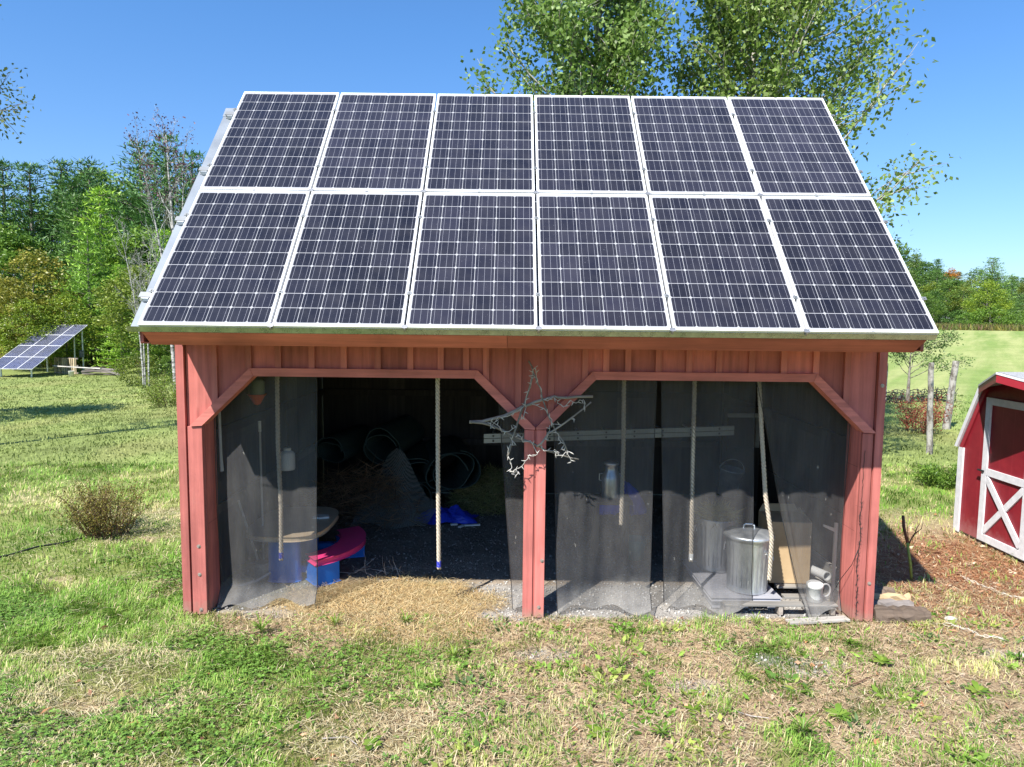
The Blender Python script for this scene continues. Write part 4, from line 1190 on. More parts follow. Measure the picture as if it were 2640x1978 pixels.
heap('brush_heap', (-2.1, 2.85, 0.0), 0.75, 0.3, 0.75, 2600, [(0.20, 0.13, 0.08), (0.30, 0.2, 0.12), (0.14, 0.09, 0.06)], 0.3, 0.008, 'tangle of dry brush against the carpet rolls', 'brush', 4)
def tarp(name, c, rx, ry, h, seed, label, n=26):
    rng = np.random.default_rng(seed); V = []; F = []
    for j in range(n + 1):
        for i in range(n + 1):
            a, b = i / n * 2 - 1, j / n * 2 - 1
            d = max(0, 1 - (a * a * .9 + b * b * .9))
            z = h * d ** 0.7 * (0.45 + 0.9 * float(vnoise(np.array([a * 3.1 + seed]), np.array([b * 3.1]), seed)[0])) + 0.012 * rng.random()
            k = 1 + 0.18 * math.sin(5 * math.atan2(b, a) + seed)
            V.append((c[0] + a * rx * k, c[1] + b * ry * k, c[2] + 0.01 + z))
    for j in range(n):
        for i in range(n):
            q = j * (n + 1) + i; F.append((q, q + 1, q + n + 2, q + n + 1))
    m = MB(); m.v = V; m.f = F; m.t = [0.5] * len(V)
    return tag(m.build(name, M['blue_tarp'], None), label, 'tarp')
tarp('tarp', (-1.02, 3.0, 0.0), 0.36, 0.22, 0.16, 4, 'crumpled bright blue tarp on the floor under the carpet rolls')
tarp('tarp', (1.22, 2.6, 0.25), 0.28, 0.2, 0.40, 9, 'bunched blue tarp glimpsed between the two right-hand mesh strips')
for k, (x, y, a, l) in enumerate(((-0.66, 2.78, 0.2, 0.10), (-0.80, 2.72, 1.1, 0.05), (-0.90, 2.80, 0.3, 0.045))):
    o = MB().box(-l, l, -0.02, 0.02, 0, 0.022).build('plastic_scrap', M['white_plastic'], None, bevel=0.004)
    o.location = (x, y, 0.003); o.rotation_euler = (0, 0, a)
    tag(o, ('longest white plastic scrap on the floor before the blue tarp', 'stubby white plastic scrap, nearest the opening, before the blue tarp', 'smallest white plastic scrap on the floor, furthest left before the blue tarp')[k], 'scrap', 'white scraps on the barn floor')
def twigs():
    m = MB(); q = random.Random(6)
    for k in range(16):
        x, y = -1.5 + q.uniform(-.35, .3), 1.0 + q.uniform(-.12, .12)
        p = Vector((x, y, 0.01)); d = Vector((q.uniform(-1, 1), q.uniform(-.6, .3), q.uniform(0.3, 1.2))).normalized(); pts = [p]
        for i in range(4):
            d = (d + Vector((q.uniform(-.4, .4), q.uniform(-.4, .4), q.uniform(-.3, .1)))).normalized(); p = p + d * q.uniform(.03, .08); p.z = max(p.z, .008); pts.append(p)
        m.tube(pts, [0.004, 0.0035, 0.003, 0.002, 0.0015], 4)
    tag(m.build('dry_weed', M['grey_twig'], None), 'dead branching weed on the gravel in the left opening', 'weed')
twigs()
tag(MB().tube([(-1.5, 0.78, 0.006), (-1.32, 0.88, 0.012)], 0.005, 5).build('floor_stick', M['grey_twig'], None), 'short thin stick lying on the gravel by the dead weed', 'stick')

# ------------------------------------------------------------------ things in the right bay
ld = thing('ladder', 'aluminium extension ladder hung level across the back of both bays', 'ladder', (0, 1.25, 0))
def ladder():
    def zt(x): return 1.36 + (x + 0.46) * 0.043
    for dz in (0.0, 0.052):
        m = MB(); a = (-0.46, zt(-0.46) + dz); b = (2.2, zt(2.2) + dz)
        m.prism([a, b, (b[0], b[1] + 0.046), (a[0], a[1] + 0.046)], 'y', 0.0, 0.028)
        m.build('side_rail', M['alu'], ld)
    for k, x in enumerate(np.arange(-0.36, 2.2, 0.3)):
        for dz in (0.0, 0.052):
            MB().tube([(x, -0.004, zt(x) + dz + 0.023), (x, 0.34, zt(x) + dz + 0.023)], 0.014, 8).build('rung', M['black_iron'] if False else M['alu'], ld)
            MB().tube([(x, -0.0045, zt(x) + dz + 0.023), (x, -0.007, zt(x) + dz + 0.023)], 0.011, 8).build('rung_plug', M['black_plastic'], ld)
    m = MB(); m.prism([(-0.46, zt(-0.46)), (2.2, zt(2.2)), (2.2, zt(2.2) + 0.046), (-0.46, zt(-0.46) + 0.046)], 'y', 0.34, 0.368); m.build('side_rail', M['alu'], ld)
ladder()
tag(MB().box(0.55, 0.60, 1.2, 1.66, 1.36, 1.385).build('ladder_hook', M['dark_wood'], None), 'wooden bracket carrying the ladder behind the mesh', 'bracket')

def trash_can(label, loc, lid=True, straw=False, rot=0.0):
    c = thing('trash_can', label, 'trash can', loc, rot, 'galvanised cans on the plastic pallet')
    m = MB(); N = 72; prof = [(0.0, 0.012), (0.185, 0.012), (0.192, 0.0), (0.196, 0.012), (0.192, 0.03), (0.193, 0.05), (0.2, 0.28), (0.212, 0.47), (0.218, 0.50), (0.222, 0.515), (0.224, 0.56), (0.228, 0.568), (0.224, 0.575), (0.216, 0.57), (0.205, 0.45), (0.19, 0.06), (0.0, 0.05)]
    vs = []; fs = []; n = len(prof)
    for k in range(N):
        a = 2 * PI * k / N
        for i, (r, z) in enumerate(prof):
            if 5 <= i <= 8: r += 0.0045 * (1 if k % 3 == 0 else (-1 if k % 3 == 1 else 0))
            vs.append((r * math.cos(a), r * math.sin(a), z))
    for k in range(N):
        k2 = (k + 1) % N
        for i in range(n - 1): fs.append((k * n + i, k2 * n + i, k2 * n + i + 1, k * n + i + 1))
    m.add(vs, fs); m.build('body', M['can'], c, smooth=True)
    for s in (0, 1):
        a = R(-38) + s * PI; ca, sa = math.cos(a), math.sin(a); r = 0.222; tx, ty = -sa, ca
        P = lambda u, dr, z: (ca * (r + dr) + tx * u, sa * (r + dr) + ty * u, z)
        h = MB().tube([P(-.05, 0, .42), P(-.05, .012, .43), P(-.035, .03, .35), P(.035, .03, .35), P(.05, .012, .43), P(.05, 0, .42)], 0.006, 6).tube([P(-.055, .004, .435), P(.055, .004, .435)], 0.008, 6)
        h.build('side_handle', M['galv'], c)
    if lid:
        l = MB().lathe([(0.245, 0.548), (0.25, 0.555), (0.247, 0.575), (0.236, 0.583), (0.2, 0.60), (0.10, 0.622), (0.03, 0.628), (0.0, 0.629)], 48)
        lo = l.build('lid', M['can'], c, smooth=True)
        MB().tube([(-.055, 0, .622), (-.05, 0, .655), (-.035, 0, .668), (.035, 0, .668), (.05, 0, .655), (.055, 0, .622)], 0.008, 8).build('lid_handle', M['galv'], lo)
    return c
trash_can('shiny galvanised trash can with its lid on, in the gap between mesh strips', (2.114, 0.42, 0.12), True, rot=R(-10)).scale = (.95, .95, .95)
trash_can('open galvanised trash can behind the mesh, topped with yellow straw', (1.98, 1.0, 0.12), False).scale = (.95, .95, .95)
heap('baling_twine', (1.98, 1.0, 0.64), 0.15, 0.15, 0.12, 1500, [(0.55, 0.42, 0.10), (0.62, 0.5, 0.18)], 0.15, 0.006, 'tangle of yellow straw twine heaped on the open trash can', 'straw', 8)
pp = thing('plastic_pallet', 'low grey plastic pallet under the two metal trash cans', 'pallet', (0, 0, 0))
def plastic_pallet():
    o = [(1.72, 0.19), (2.36, 0.19), (2.34, 1.27), (1.70, 1.25)]
    MB().prism(o, 'z', 0.085, 0.115).build('deck', M['grey_plastic'], pp, bevel=0.012)
    m = MB()
    for k in range(22): m.box(1.77, 2.28, 0.25 + k * 0.044, 0.276 + k * 0.044, 0.1155, 0.1195)
    m.build('deck_ribs', M['grey_plastic'], pp)
    for x in (1.77, 2.03, 2.29):
        MB().box(x - 0.04, x + 0.04, 0.215, 1.22, 0.0, 0.084).build('runner', M['grey_plastic'], pp, bevel=0.01)
plastic_pallet()
wp = thing('wooden_pallet', 'weathered grey wooden pallet lying in the right opening', 'pallet', (0, 0, 0))
def wooden_pallet():
    for (y, z) in ((0.115, 0.082), (0.30, 0.082), (0.74, 0.082)):
        x0 = 1.80 if y < .2 else 2.42
        MB().box(x0, 2.84, y - 0.045, y + 0.045, z, z + 0.02).build('deck_board', M['grey_wood_x'], wp, bevel=0.003)
    for x in (1.83, 2.32, 2.80):
        y1 = 0.16 if x < 2.4 else 0.95
        MB().box(x - 0.02, x + 0.02, 0.075, y1, 0.002, 0.081).build('stringer', M['grey_wood_y'], wp, bevel=0.003)
    MB().box(2.45, 2.84, 0.52, 0.61, 0.082, 0.102).build('deck_board', M['grey_wood_x'], wp, bevel=0.003)
wooden_pallet()
o = MB().box(-0.29, 0.29, -0.045, 0.045, 0.0, 0.022).build('loose_board', M['grey_wood_x'], None, bevel=0.003)
o.location = (2.60, -0.06, 0.004); o.rotation_euler = (0, 0, R(9))
tag(o, 'short grey board lying on the ground before the wooden pallet', 'board')
bx = thing('cardboard_box', 'tall tan cardboard box standing behind the slanting mesh strip', 'box', (2.60, 0.80, 0.105), R(-3))
MB().box(-0.2, 0.2, -0.21, 0.21, 0, 0.62).build('carton', M['card'], bx, bevel=0.008)
MB().prism([(-0.2, 0.622), (0.2, 0.622), (0.16, 0.70), (-0.16, 0.70)], 'y', 0.19, 0.202).build('flap', M['card'], bx)
MB().prism([(-0.2, 0.622), (0.2, 0.622), (0.2, 0.63), (0.15, 0.68)], 'x', 0.19, 0.198).build('flap', M['card'], bx)
mg = thing('measuring_jug', 'white plastic shaker jug with a round handle on the wooden pallet', 'jug', (2.66, 0.17, 0.104))
MB().lathe([(0, 0), (0.066, 0), (0.07, 0.01), (0.072, 0.13), (0.076, 0.132), (0.076, 0.165), (0.062, 0.178), (0, 0.18)], 22).build('body', M['dirty_white'], mg, smooth=True)
MB().tube([(0.07 + 0.045 + 0.045 * math.cos(a), 0.03, 0.09 + 0.06 * math.sin(a)) for a in np.linspace(R(150), R(-150), 14)], 0.009, 8).build('handle', M['white_plastic'], mg, smooth=True)
MB().lathe([(0.0, 0.1805), (0.05, 0.1805), (0.05, 0.184), (0, 0.185)], 16).build('lid', M['white_plastic'], mg)
def pipe_and_boards():
    for k, (x0, y0, x1, y1, z) in enumerate(((2.98, 0.45, 2.92, 1.25, 0.0), (3.02, 0.42, 2.99, 1.3, 0.095), (3.03, 0.5, 3.02, 1.3, 0.19))):
        m = MB(); d = Vector((x1 - x0, y1 - y0, 0)); a = math.atan2(d.y, d.x); L = d.length
        m.box(0, L, -0.02, 0.02, 0, 0.09)
        o = m.build('plank', M['grey_wood_x'], None, bevel=0.003); o.location = (x0, y0, z + .002); o.rotation_euler = (0, 0, a)
        tag(o, ('bottom plank on edge along the right wall behind the mesh', 'middle plank on edge along the right wall behind the mesh', 'top plank on edge along the right wall behind the mesh')[k], 'plank', 'planks along the right barn wall')
    t = MB(); segs = 20; V = []; F = []
    for y in (0, 0.42):
        for k in range(segs):
            a = 2 * PI * k / segs
            V += [(0.045 * math.cos(a), y, 0.045 * math.sin(a)), (0.037 * math.cos(a), y, 0.037 * math.sin(a))]
    for k in range(segs):
        a, b = 2 * k, 2 * ((k + 1) % segs); n = 2 * segs
        F += [(a, b, b + n, a + n), (a + 1, a + 1 + n, b + 1 + n, b + 1), (a, a + 1, b + 1, b), (a + n, b + n, b + 1 + n, a + 1 + n)]
    t.add(V, F); o = t.build('plastic_pipe', M['white_plastic'], None, smooth=False)
    o.location = (2.90, 0.45, 0.235); o.rotation_euler = (R(-4), 0, R(14))
    tag(o, 'short white plastic pipe lying on the planks by the right post', 'pipe')
pipe_and_boards()
sh = thing('metal_bracket', 'grey metal shelf bracket leaning inside the right corner post', 'bracket', (0, 0, 0))
MB().box(2.885, 2.912, 0.31, 0.335, 0.0, 0.80).build('upright', M['alu'], sh)
MB().prism([(2.884, 0.75), (2.884, 0.715), (2.78, 0.765), (2.78, 0.785)], 'y', 0.312, 0.333).build('arm', M['alu'], sh)
ub = thing('metal_pail', 'tilted grey metal pail hanging above the straw-topped can', 'pail', (2.33, 1.85, 0.68))
ub.rotation_euler = (R(6), R(8), 0)
MB().lathe([(0, 0), (0.10, 0), (0.135, 0.30), (0.142, 0.305), (0.142, 0.315), (0.13, 0.31), (0.096, 0.01), (0, 0.01)], 24).build('body', M['galv'], ub, smooth=True)
MB().tube([(0.14 * math.cos(a), 0, 0.30 + 0.13 * math.sin(a)) for a in np.linspace(0, PI, 14)], 0.004, 5).build('bail', M['galv'], ub)
o = MB().box(2.12, 2.62, 1.68, 2.02, 0.60, 0.63).box(2.13, 2.17, 1.70, 1.74, 0, 0.599).box(2.56, 2.60, 1.70, 1.74, 0, 0.599).box(2.13, 2.17, 1.96, 2.0, 0, 0.599).box(2.56, 2.60, 1.96, 2.0, 0, 0.599).build('bench', M['dark_wood'], None)
tag(o, 'dark wooden bench under the tilted metal pail', 'bench')
mc = thing('milk_can', 'metal milk can glinting behind the mesh right of the centre post', 'milk can', (0.94, 1.5, 0.72))
MB().lathe([(0, 0), (0.10, 0), (0.105, 0.02), (0.105, 0.22), (0.10, 0.25), (0.07, 0.31), (0.065, 0.36), (0.085, 0.38), (0.085, 0.40), (0, 0.41)], 24).build('body', M['galv'], mc, smooth=True)
for s in (-1, 1): MB().tube([(s * 0.09, 0, 0.27), (s * 0.13, 0, 0.27), (s * 0.13, 0, 0.20), (s * 0.104, 0, 0.19)], 0.006, 6).build('handle', M['galv'], mc)
o = MB().box(0.72, 1.16, 1.33, 1.7, 0.68, 0.715).box(0.75, 0.80, 1.36, 1.41, 0, 0.679).box(1.08, 1.13, 1.36, 1.41, 0, 0.679).box(0.75, 0.80, 1.62, 1.67, 0, 0.679).box(1.08, 1.13, 1.62, 1.67, 0, 0.679).build('stand', M['dark_wood'], None)
tag(o, 'dark wooden stand carrying the milk can', 'stand')
wf = thing('picture_frame', 'pale wooden frame hung on the back wall of the right bay', 'frame', (2.55, 2.6, 1.10))
MB().box(0, 0.40, 0, 0.03, 0.38, 0.43).build('frame_rail', M['grey_wood_x'], wf)
MB().box(0.35, 0.40, -0.001, 0.029, 0, 0.379).build('frame_stile', M['grey_wood_x'], wf)
MB().box(0.0, 0.05, -0.001, 0.029, 0, 0.379).build('frame_stile', M['dark_wood'], wf)
MB().box(0, 0.40, 0.0, 0.03, -0.05, -0.001).build('frame_rail', M['dark_wood'], wf)
tag(MB().box(2.5, 2.97, 2.64, 2.70, 0, 1.6).build('partition', M['dark_wood'], None), 'dark board partition behind the pale frame', 'partition')
tb = thing('teal_bucket', 'teal bucket on the floor behind the gap between the mesh strips', 'bucket', (1.23, 1.55, 0.02))
MB().lathe([(0, 0), (0.10, 0), (0.13, 0.22), (0.136, 0.23), (0.126, 0.225), (0.095, 0.01), (0, 0.01)], 20).build('body', M['teal_plastic'], tb, smooth=True)
MB().tube([(0.13 * math.cos(a), 0.02, 0.21 + 0.08 * math.sin(a)) for a in np.linspace(0, PI, 12)], 0.004, 5).build('bail', M['black_iron'], tb)
# dead vine and a cable on the right post
def vine():
    m = MB(); q = random.Random(9)
    base = [(2.955, 0.06), (2.95, 0.3), (2.935, 0.55), (2.955, 0.75), (2.94, 0.95), (2.95, 1.15), (2.945, 1.35), (2.955, 1.6)]
    pts = []
    for i in range(len(base) - 1):
        for t in np.linspace(0, 1, 6, endpoint=False):
            x = base[i][0] * (1 - t) + base[i + 1][0] * t; z = base[i][1] * (1 - t) + base[i + 1][1] * t
            pts.append((x + q.uniform(-.005, .005), -0.036, z))
    m.tube(pts, [0.0032 if p[2] < 1.0 else 0.002 for p in pts], 5)
    for p in pts[::1]:
        if p[2] > 1.1: continue
        for s in range(5):
            e = (p[0] + q.uniform(-.022, .022), -0.036 + q.uniform(-.008, 0), p[2] + q.uniform(-.02, .03))
            m.tube([p, e], [0.0014, 0.0006], 4)
    tag(m.build('dead_vine', M['wire_black'], None), 'dark dead vine clinging to the face of the right corner post', 'vine')
    c = [(2.915, 0.31, 0.03), (2.86, 0.24, 0.15), (2.87, 0.1, 0.35), (2.90, -0.02, 0.52), (2.935, -0.042, 0.66)]
    tag(MB().tube(c, 0.003, 5).build('loose_cable', M['wire_black'], None, smooth=True), 'loose thin black cable looping off the right corner post', 'cable')
vine()
# ------------------------------------------------------------------ red gambrel shed
def shed():
    s = thing('shed', 'small dark red gambrel shed with white trimmed double doors', 'shed', (0, 0, 0))
    X = 5.62; yc = 1.50
    YE, YB, ZE, ZB, ZP = 1.315, 0.955, 1.135, 1.93, 2.15
    # gable wall and body
    W = [(yc - YE + .03, 0.03), (yc + YE - .03, 0.03), (yc + YE - .03, ZE), (yc + YB - .02, ZB - .03), (yc, ZP - .06), (yc - YB + .02, ZB - .03), (yc - YE + .03, ZE)]
    MB().prism(W, 'x', X, 8.4).build('wall', M['siding'], s)
    # lower roof slopes with white rakes
    for sg in (1, -1):
        P = lambda y, z: (yc + sg * y, z)
        MB().prism([P(YE + .04, ZE - .02), P(YB, ZB), P(YB - .05, ZB - .01), P(YE - .015, ZE - .02)], 'x', X - 0.03, 8.45).build('side_roof', M['shingle'], s)
        MB().prism([P(YE + .045, ZE - .03), P(YB + .006, ZB + .004), P(YB - .045, ZB - .015), P(YE - .01, ZE - .03)], 'x', X - 0.055, X - 0.031).build('rake_board', M['shed_white'], s)
        MB().prism([P(YE - .012, ZE - .03), P(YB - .048, ZB - .02), P(YB - .10, ZB - .04), P(YE - .075, ZE - .03)], 'x', X - 0.022, X - 0.002).build('rake_trim', M['shed_trim'], s)
        MB().prism([P(YE + .005, 0.01), P(YE + .005, ZE - .032), P(YE - .09, ZE - .032), P(YE - .09, 0.01)], 'x', X - 0.024, X - 0.001).build('corner_board', M['shed_white'], s)
        # upper slope with the hood that reaches forward to a point
        hx = 5.13
        top = [(X - .05, yc + sg * (YB + .01), ZB + .012), (hx, yc, ZP + .012), (8.45, yc, ZP + .012), (8.45, yc + sg * (YB + .01), ZB + .012)]
        low = [(x, y, z - .05) for x, y, z in top]
        MB().add(top + low, [(0, 1, 2, 3), (7, 6, 5, 4), (0, 4, 5, 1), (3, 2, 6, 7), (0, 3, 7, 4), (1, 5, 6, 2)]).build('upper_roof', M['shingle'], s)
        a = Vector((X - .05, yc + sg * (YB + .01), ZB)); b = Vector((hx - .012, yc + sg * 0.001, ZP))
        for dz, h, mat, off, nm in ((0.006, 0.022, 'shed_white', 0.010, 'hood_edge'), (-0.018, 0.085, 'shed_trim', 0.004, 'hood_fascia')):
            d = Vector((-(b - a).y * sg, (b - a).x * sg, 0)).normalized() * off
            if d.x > 0: d = -d
            q = [a + d, b + d, b, a]
            up = [p + Vector((0, 0, dz)) for p in q]; dn = [p + Vector((0, 0, dz - h)) for p in q]
            MB().add(up + dn, [(0, 1, 2, 3), (7, 6, 5, 4), (0, 4, 5, 1), (1, 5, 6, 2), (2, 6, 7, 3), (3, 7, 4, 0)]).build(nm, M[mat], s)
    # double doors
    xf = X - 0.03
    for sg in (1, -1):
        y0 = yc + sg * 0.01; y1 = yc + sg * 0.81; lo, hi = min(y0, y1), max(y0, y1)
        d = MB().box(xf + .002, X - .0005, lo, hi, 0.05, 1.80).build('door', M['siding'], s)
        w = 0.085
        def bar(p, q, wd=w, x=xf):
            p, q = Vector((0, *p)), Vector((0, *q)); t = (q - p).normalized(); nrm = Vector((0, -t.z, t.y)) * wd / 2
            MB().add([(x - .02, *(p + nrm).yz), (x - .02, *(q + nrm).yz), (x - .02, *(q - nrm).yz), (x - .02, *(p - nrm).yz), (x, *(p + nrm).yz), (x, *(q + nrm).yz), (x, *(q - nrm).yz), (x, *(p - nrm).yz)],
                     [(0, 1, 2, 3), (7, 6, 5, 4), (0, 4, 5, 1), (1, 5, 6, 2), (2, 6, 7, 3), (3, 7, 4, 0)]).build('door_trim', M['shed_white'], d)
        h = w / 2
        bar((lo, 1.80 - h), (hi, 1.80 - h)); bar((lo, 0.05 + h), (hi, 0.05 + h)); bar((lo + w, 0.90), (hi - w, 0.90), w, xf + .0015)
        bar((lo + h, 0.05 + w), (lo + h, 1.80 - w)); bar((hi - h, 0.05 + w), (hi - h, 1.80 - w))
        bar((lo + w, 0.17), (hi - w, 0.83), 0.075, xf + .0005); bar((lo + w, 0.83), (hi - w, 0.17), 0.075, xf + .003)
        for z in (0.90,):
            yy = hi if sg > 0 else lo
            MB().tube([(xf - .026, yy - 0.05, z), (xf - .026, yy + 0.06, z)], 0.012, 6).build('hinge', M['black_iron'], d)
    MB().box(X + .02, 8.38, yc - YE + .05, yc + YE - .05, 0.0, 0.029).build('skid', M['grey_wood_x'], s)
shed()

# ------------------------------------------------------------------ fence posts, netting, ground bits on the right
def fpost(label, base, top, r):
    b = Vector((*base, gz1(*base) - 0.05)); t = Vector(top)
    n = 9; pts = []; rs = []
    q = random.Random(int(base[0] * 10))
    for i in range(n):
        k = i / (n - 1); pts.append(b.lerp(t, k) + Vector((q.uniform(-.008, .008), q.uniform(-.008, .008), 0))); rs.append(r * (1.12 - 0.2 * k + q.uniform(-.03, .03)))
    o = MB().tube(pts, rs, 12).build('fence_post', M['post_wood'], None, smooth=False)
    tag(o, label, 'fence post', 'weathered round fence posts behind the barn')
fpost('upright weathered fence post in front of the red bush', (8.5, 8.3), (8.42, 8.3, 1.87), 0.055)
fpost('leaning weathered fence post, tilted to the right', (10.94, 11.73), (11.07, 11.73, 1.73), 0.08)
fpost('farthest weathered fence post, half hidden by the barn corner', (12.62, 18.0), (12.63, 18.0, 1.29), 0.07)
def wire_net():
    n, k = 60, 10; V = []; F = []
    A, B = Vector((10.5, 16.6, 0)), Vector((15.2, 18.3, 0))
    m = MB(); q = random.Random(2)
    for j in range(6):
        pts = []
        for i in range(n + 1):
            p = A.lerp(B, i / n); pts.append((p.x + q.uniform(-.06, .06), p.y + q.uniform(-.15, .15), gz1(p.x, p.y) + 0.02 + 0.075 * j + q.uniform(-.04, .04)))
        m.tube(pts, 0.012, 4)
    for i in range(150):
        p = A.lerp(B, q.random()); h = q.uniform(.15, .5); x = q.uniform(-.25, .25)
        m.tube([(p.x, p.y + q.uniform(-.15, .15), gz1(p.x, p.y)), (p.x + x, p.y, gz1(p.x, p.y) + h)], 0.010, 4)
    tag(m.build('wire_fence', M['black_plastic'], None), 'sagging black wire netting along the low brush beyond the posts', 'wire fence')
wire_net()
pl = []
for k, (x0, y0, x1, y1, z, h, d, mat, lab) in enumerate((
        (3.13, 0.02, 3.62, 0.01, 0.0, 0.11, 0.16, 'log', 'thick bark-covered split log beside the right corner post, nearest the camera'),
        (3.13, 0.22, 3.60, 0.24, 0.0, 0.09, 0.11, 'lumber', 'dark split log between the thick bark log and the pale one'),
        (3.13, 0.33, 3.66, 0.37, 0.03, 0.07, 0.07, 'tan_wood', 'pale freshly split log among the dark ones by the right post'),
        (3.13, 0.47, 3.58, 0.54, 0.0, 0.10, 0.13, 'log', 'dark split log behind the pale one by the right post'),
        (3.13, 0.64, 3.48, 0.68, 0.0, 0.09, 0.12, 'lumber', 'rearmost split log beside the barn wall'))):
    L = math.hypot(x1 - x0, y1 - y0); m = MB(); q = random.Random(k)
    prof = [(-d / 2, 0.005), (d / 2, 0.0), (d / 2 * 0.95, h * 0.6), (d * 0.15, h), (-d * 0.3, h * 0.93), (-d / 2, h * 0.5)]
    n = 11; V = []; F = []
    for i in range(n):
        for (a, b) in prof: V.append((L * i / (n - 1), a + q.uniform(-.016, .016), max(0, b + q.uniform(-.014, .014))))
    P = len(prof)
    for i in range(n - 1):
        for j in range(P): F.append((i * P + j, i * P + (j + 1) % P, (i + 1) * P + (j + 1) % P, (i + 1) * P + j))
    F.append(tuple(range(P - 1, -1, -1))); F.append(tuple((n - 1) * P + j for j in range(P)))
    m.add(V, F); o = m.build('split_log', M[mat], None)
    o.location = (x0, y0, z); o.rotation_euler = (0, 0, math.atan2(y1 - y0, x1 - x0))
    tag(o, lab, 'log', 'split logs beside the right corner post')
st = thing('cut_sapling', 'cut sapling stump with one thin forked shoot between barn and shed', 'sapling', (4.02, 0.96, gz1(4.02, 0.96)))
MB().tube([(0, 0, -.02), (-.03, 0, 0.2), (-.075, 0, 0.42)], [0.015, 0.014, 0.014], 8).build('trunk', M['green_stem'], st, smooth=True)
MB().tube([(-.075, 0, 0.42), (-.12, 0, 0.58), (-.135, 0, 0.70)], [0.0145, 0.016, 0.015], 8).build('bark_sleeve', M['cut_wood'], st, smooth=True)
MB().tube([(-.06, 0, 0.40), (-.02, -.01, 0.5), (0.05, -.02, 0.57), (0.06, -.02, 0.62)], [0.007, .006, .004, .002], 6).tube([(-.02, -.01, 0.48), (0.02, 0, 0.58), (0.045, 0, 0.62)], [0.005, .004, .002], 6).tube([(-.06, 0, .42), (-.07, .02, .55), (-.08, .02, .63)], [.005, .003, .002], 5).build('shoot', M['twig'], st)
def twine(label, pts, k, seed):
    q = random.Random(seed); m = MB()
    for j in range(k):
        P = []
        for i in range(len(pts) - 1):
            for t in np.linspace(0, 1, 5, endpoint=False):
                x = pts[i][0] * (1 - t) + pts[i + 1][0] * t + q.uniform(-.025, .025); y = pts[i][1] * (1 - t) + pts[i + 1][1] * t + q.uniform(-.025, .025)
                P.append((x, y, float(hum(np.array([x]), np.array([y]))[0]) + q.uniform(.012, .04)))
        m.tube(P, 0.0022, 4)
    tag(m.build('twine', M['twine'], None), label, 'twine', 'pale twine lying on the ground')
twine('pale twine trailing over the mulch before the red shed', [(4.62, 1.05), (4.72, 0.8), (4.8, 0.55), (4.95, 0.35), (5.1, 0.25)], 5, 1)
twine('pale twine in the grass right of the split logs', [(3.62, -0.10), (3.8, -0.14), (3.9, -0.3), (4.1, -0.42)], 3, 2)
def rock(label, x, y, r, seed):
    q = np.random.default_rng(seed); m = MB(); V = []; F = []
    n, k = 10, 6
    for j in range(k + 1):
        t = PI * j / k
        for i in range(n):
            a = 2 * PI * i / n; rr = r * q.uniform(.85, 1.15)
            V.append((rr * math.sin(t) * math.cos(a), rr * 0.8 * math.sin(t) * math.sin(a), rr * 0.55 * math.cos(t)))
    for j in range(k):
        for i in range(n): F.append((j * n + i, (j + 1) * n + i, (j + 1) * n + (i + 1) % n, j * n + (i + 1) % n))
    m.add(V, F); o = m.build('stone', M['stone'], None, smooth=True, loc=(x, y, float(hum(np.array([x]), np.array([y]))[0]) + r * 0.25))
    tag(o, label, 'stone', 'pale stones in the grass')
rock('pale stone in the grass right of the split logs', 3.86, 0.04, 0.055, 1)
rock('pale stone at the right edge, in front of the shed', 4.3, -0.35, 0.06, 2)
rock('small pale stone near the twine on the right', 4.06, -0.62, 0.04, 3)
for k, (pts, lab) in enumerate((([(2.33, -1.17), (2.46, -1.1), (2.6, -1.03)], 'reddish twig lying on the bare ground right of centre'), ([(1.75, -1.56), (1.88, -1.55), (2.0, -1.53)], 'dark straight twig on the bare ground nearest the camera'),
                                ([(1.4, -1.52), (1.5, -1.56), (1.62, -1.60)], 'bleached twig on the bare ground nearest the camera'), ([(-1.35, -1.93), (-1.2, -1.9), (-1.12, -1.98)], 'bleached twig in the clover at the lower left'))):
    P = [(x, y, float(hum(np.array([x]), np.array([y]))[0]) + 0.022) for x, y in pts]
    tag(MB().tube(P, [0.005, 0.0055, 0.003], 5).build('twig', M['twig' if k < 2 else 'grey_twig'], None), lab, 'twig', 'twigs lying on the ground')
tag(MB().tube([(x, y, float(hum(np.array([x]), np.array([y]))[0]) + 0.03) for x, y in ((-7.4, 0.3), (-6.5, 0.8), (-5.9, 1.2), (-5.72, 1.45), (-5.6, 1.72), (-5.42, 1.92), (-5.3, 2.1))], 0.011, 6).build('garden_hose', M['hose'], None, smooth=True), 'black hose running through the lawn to the brown bush', 'hose')

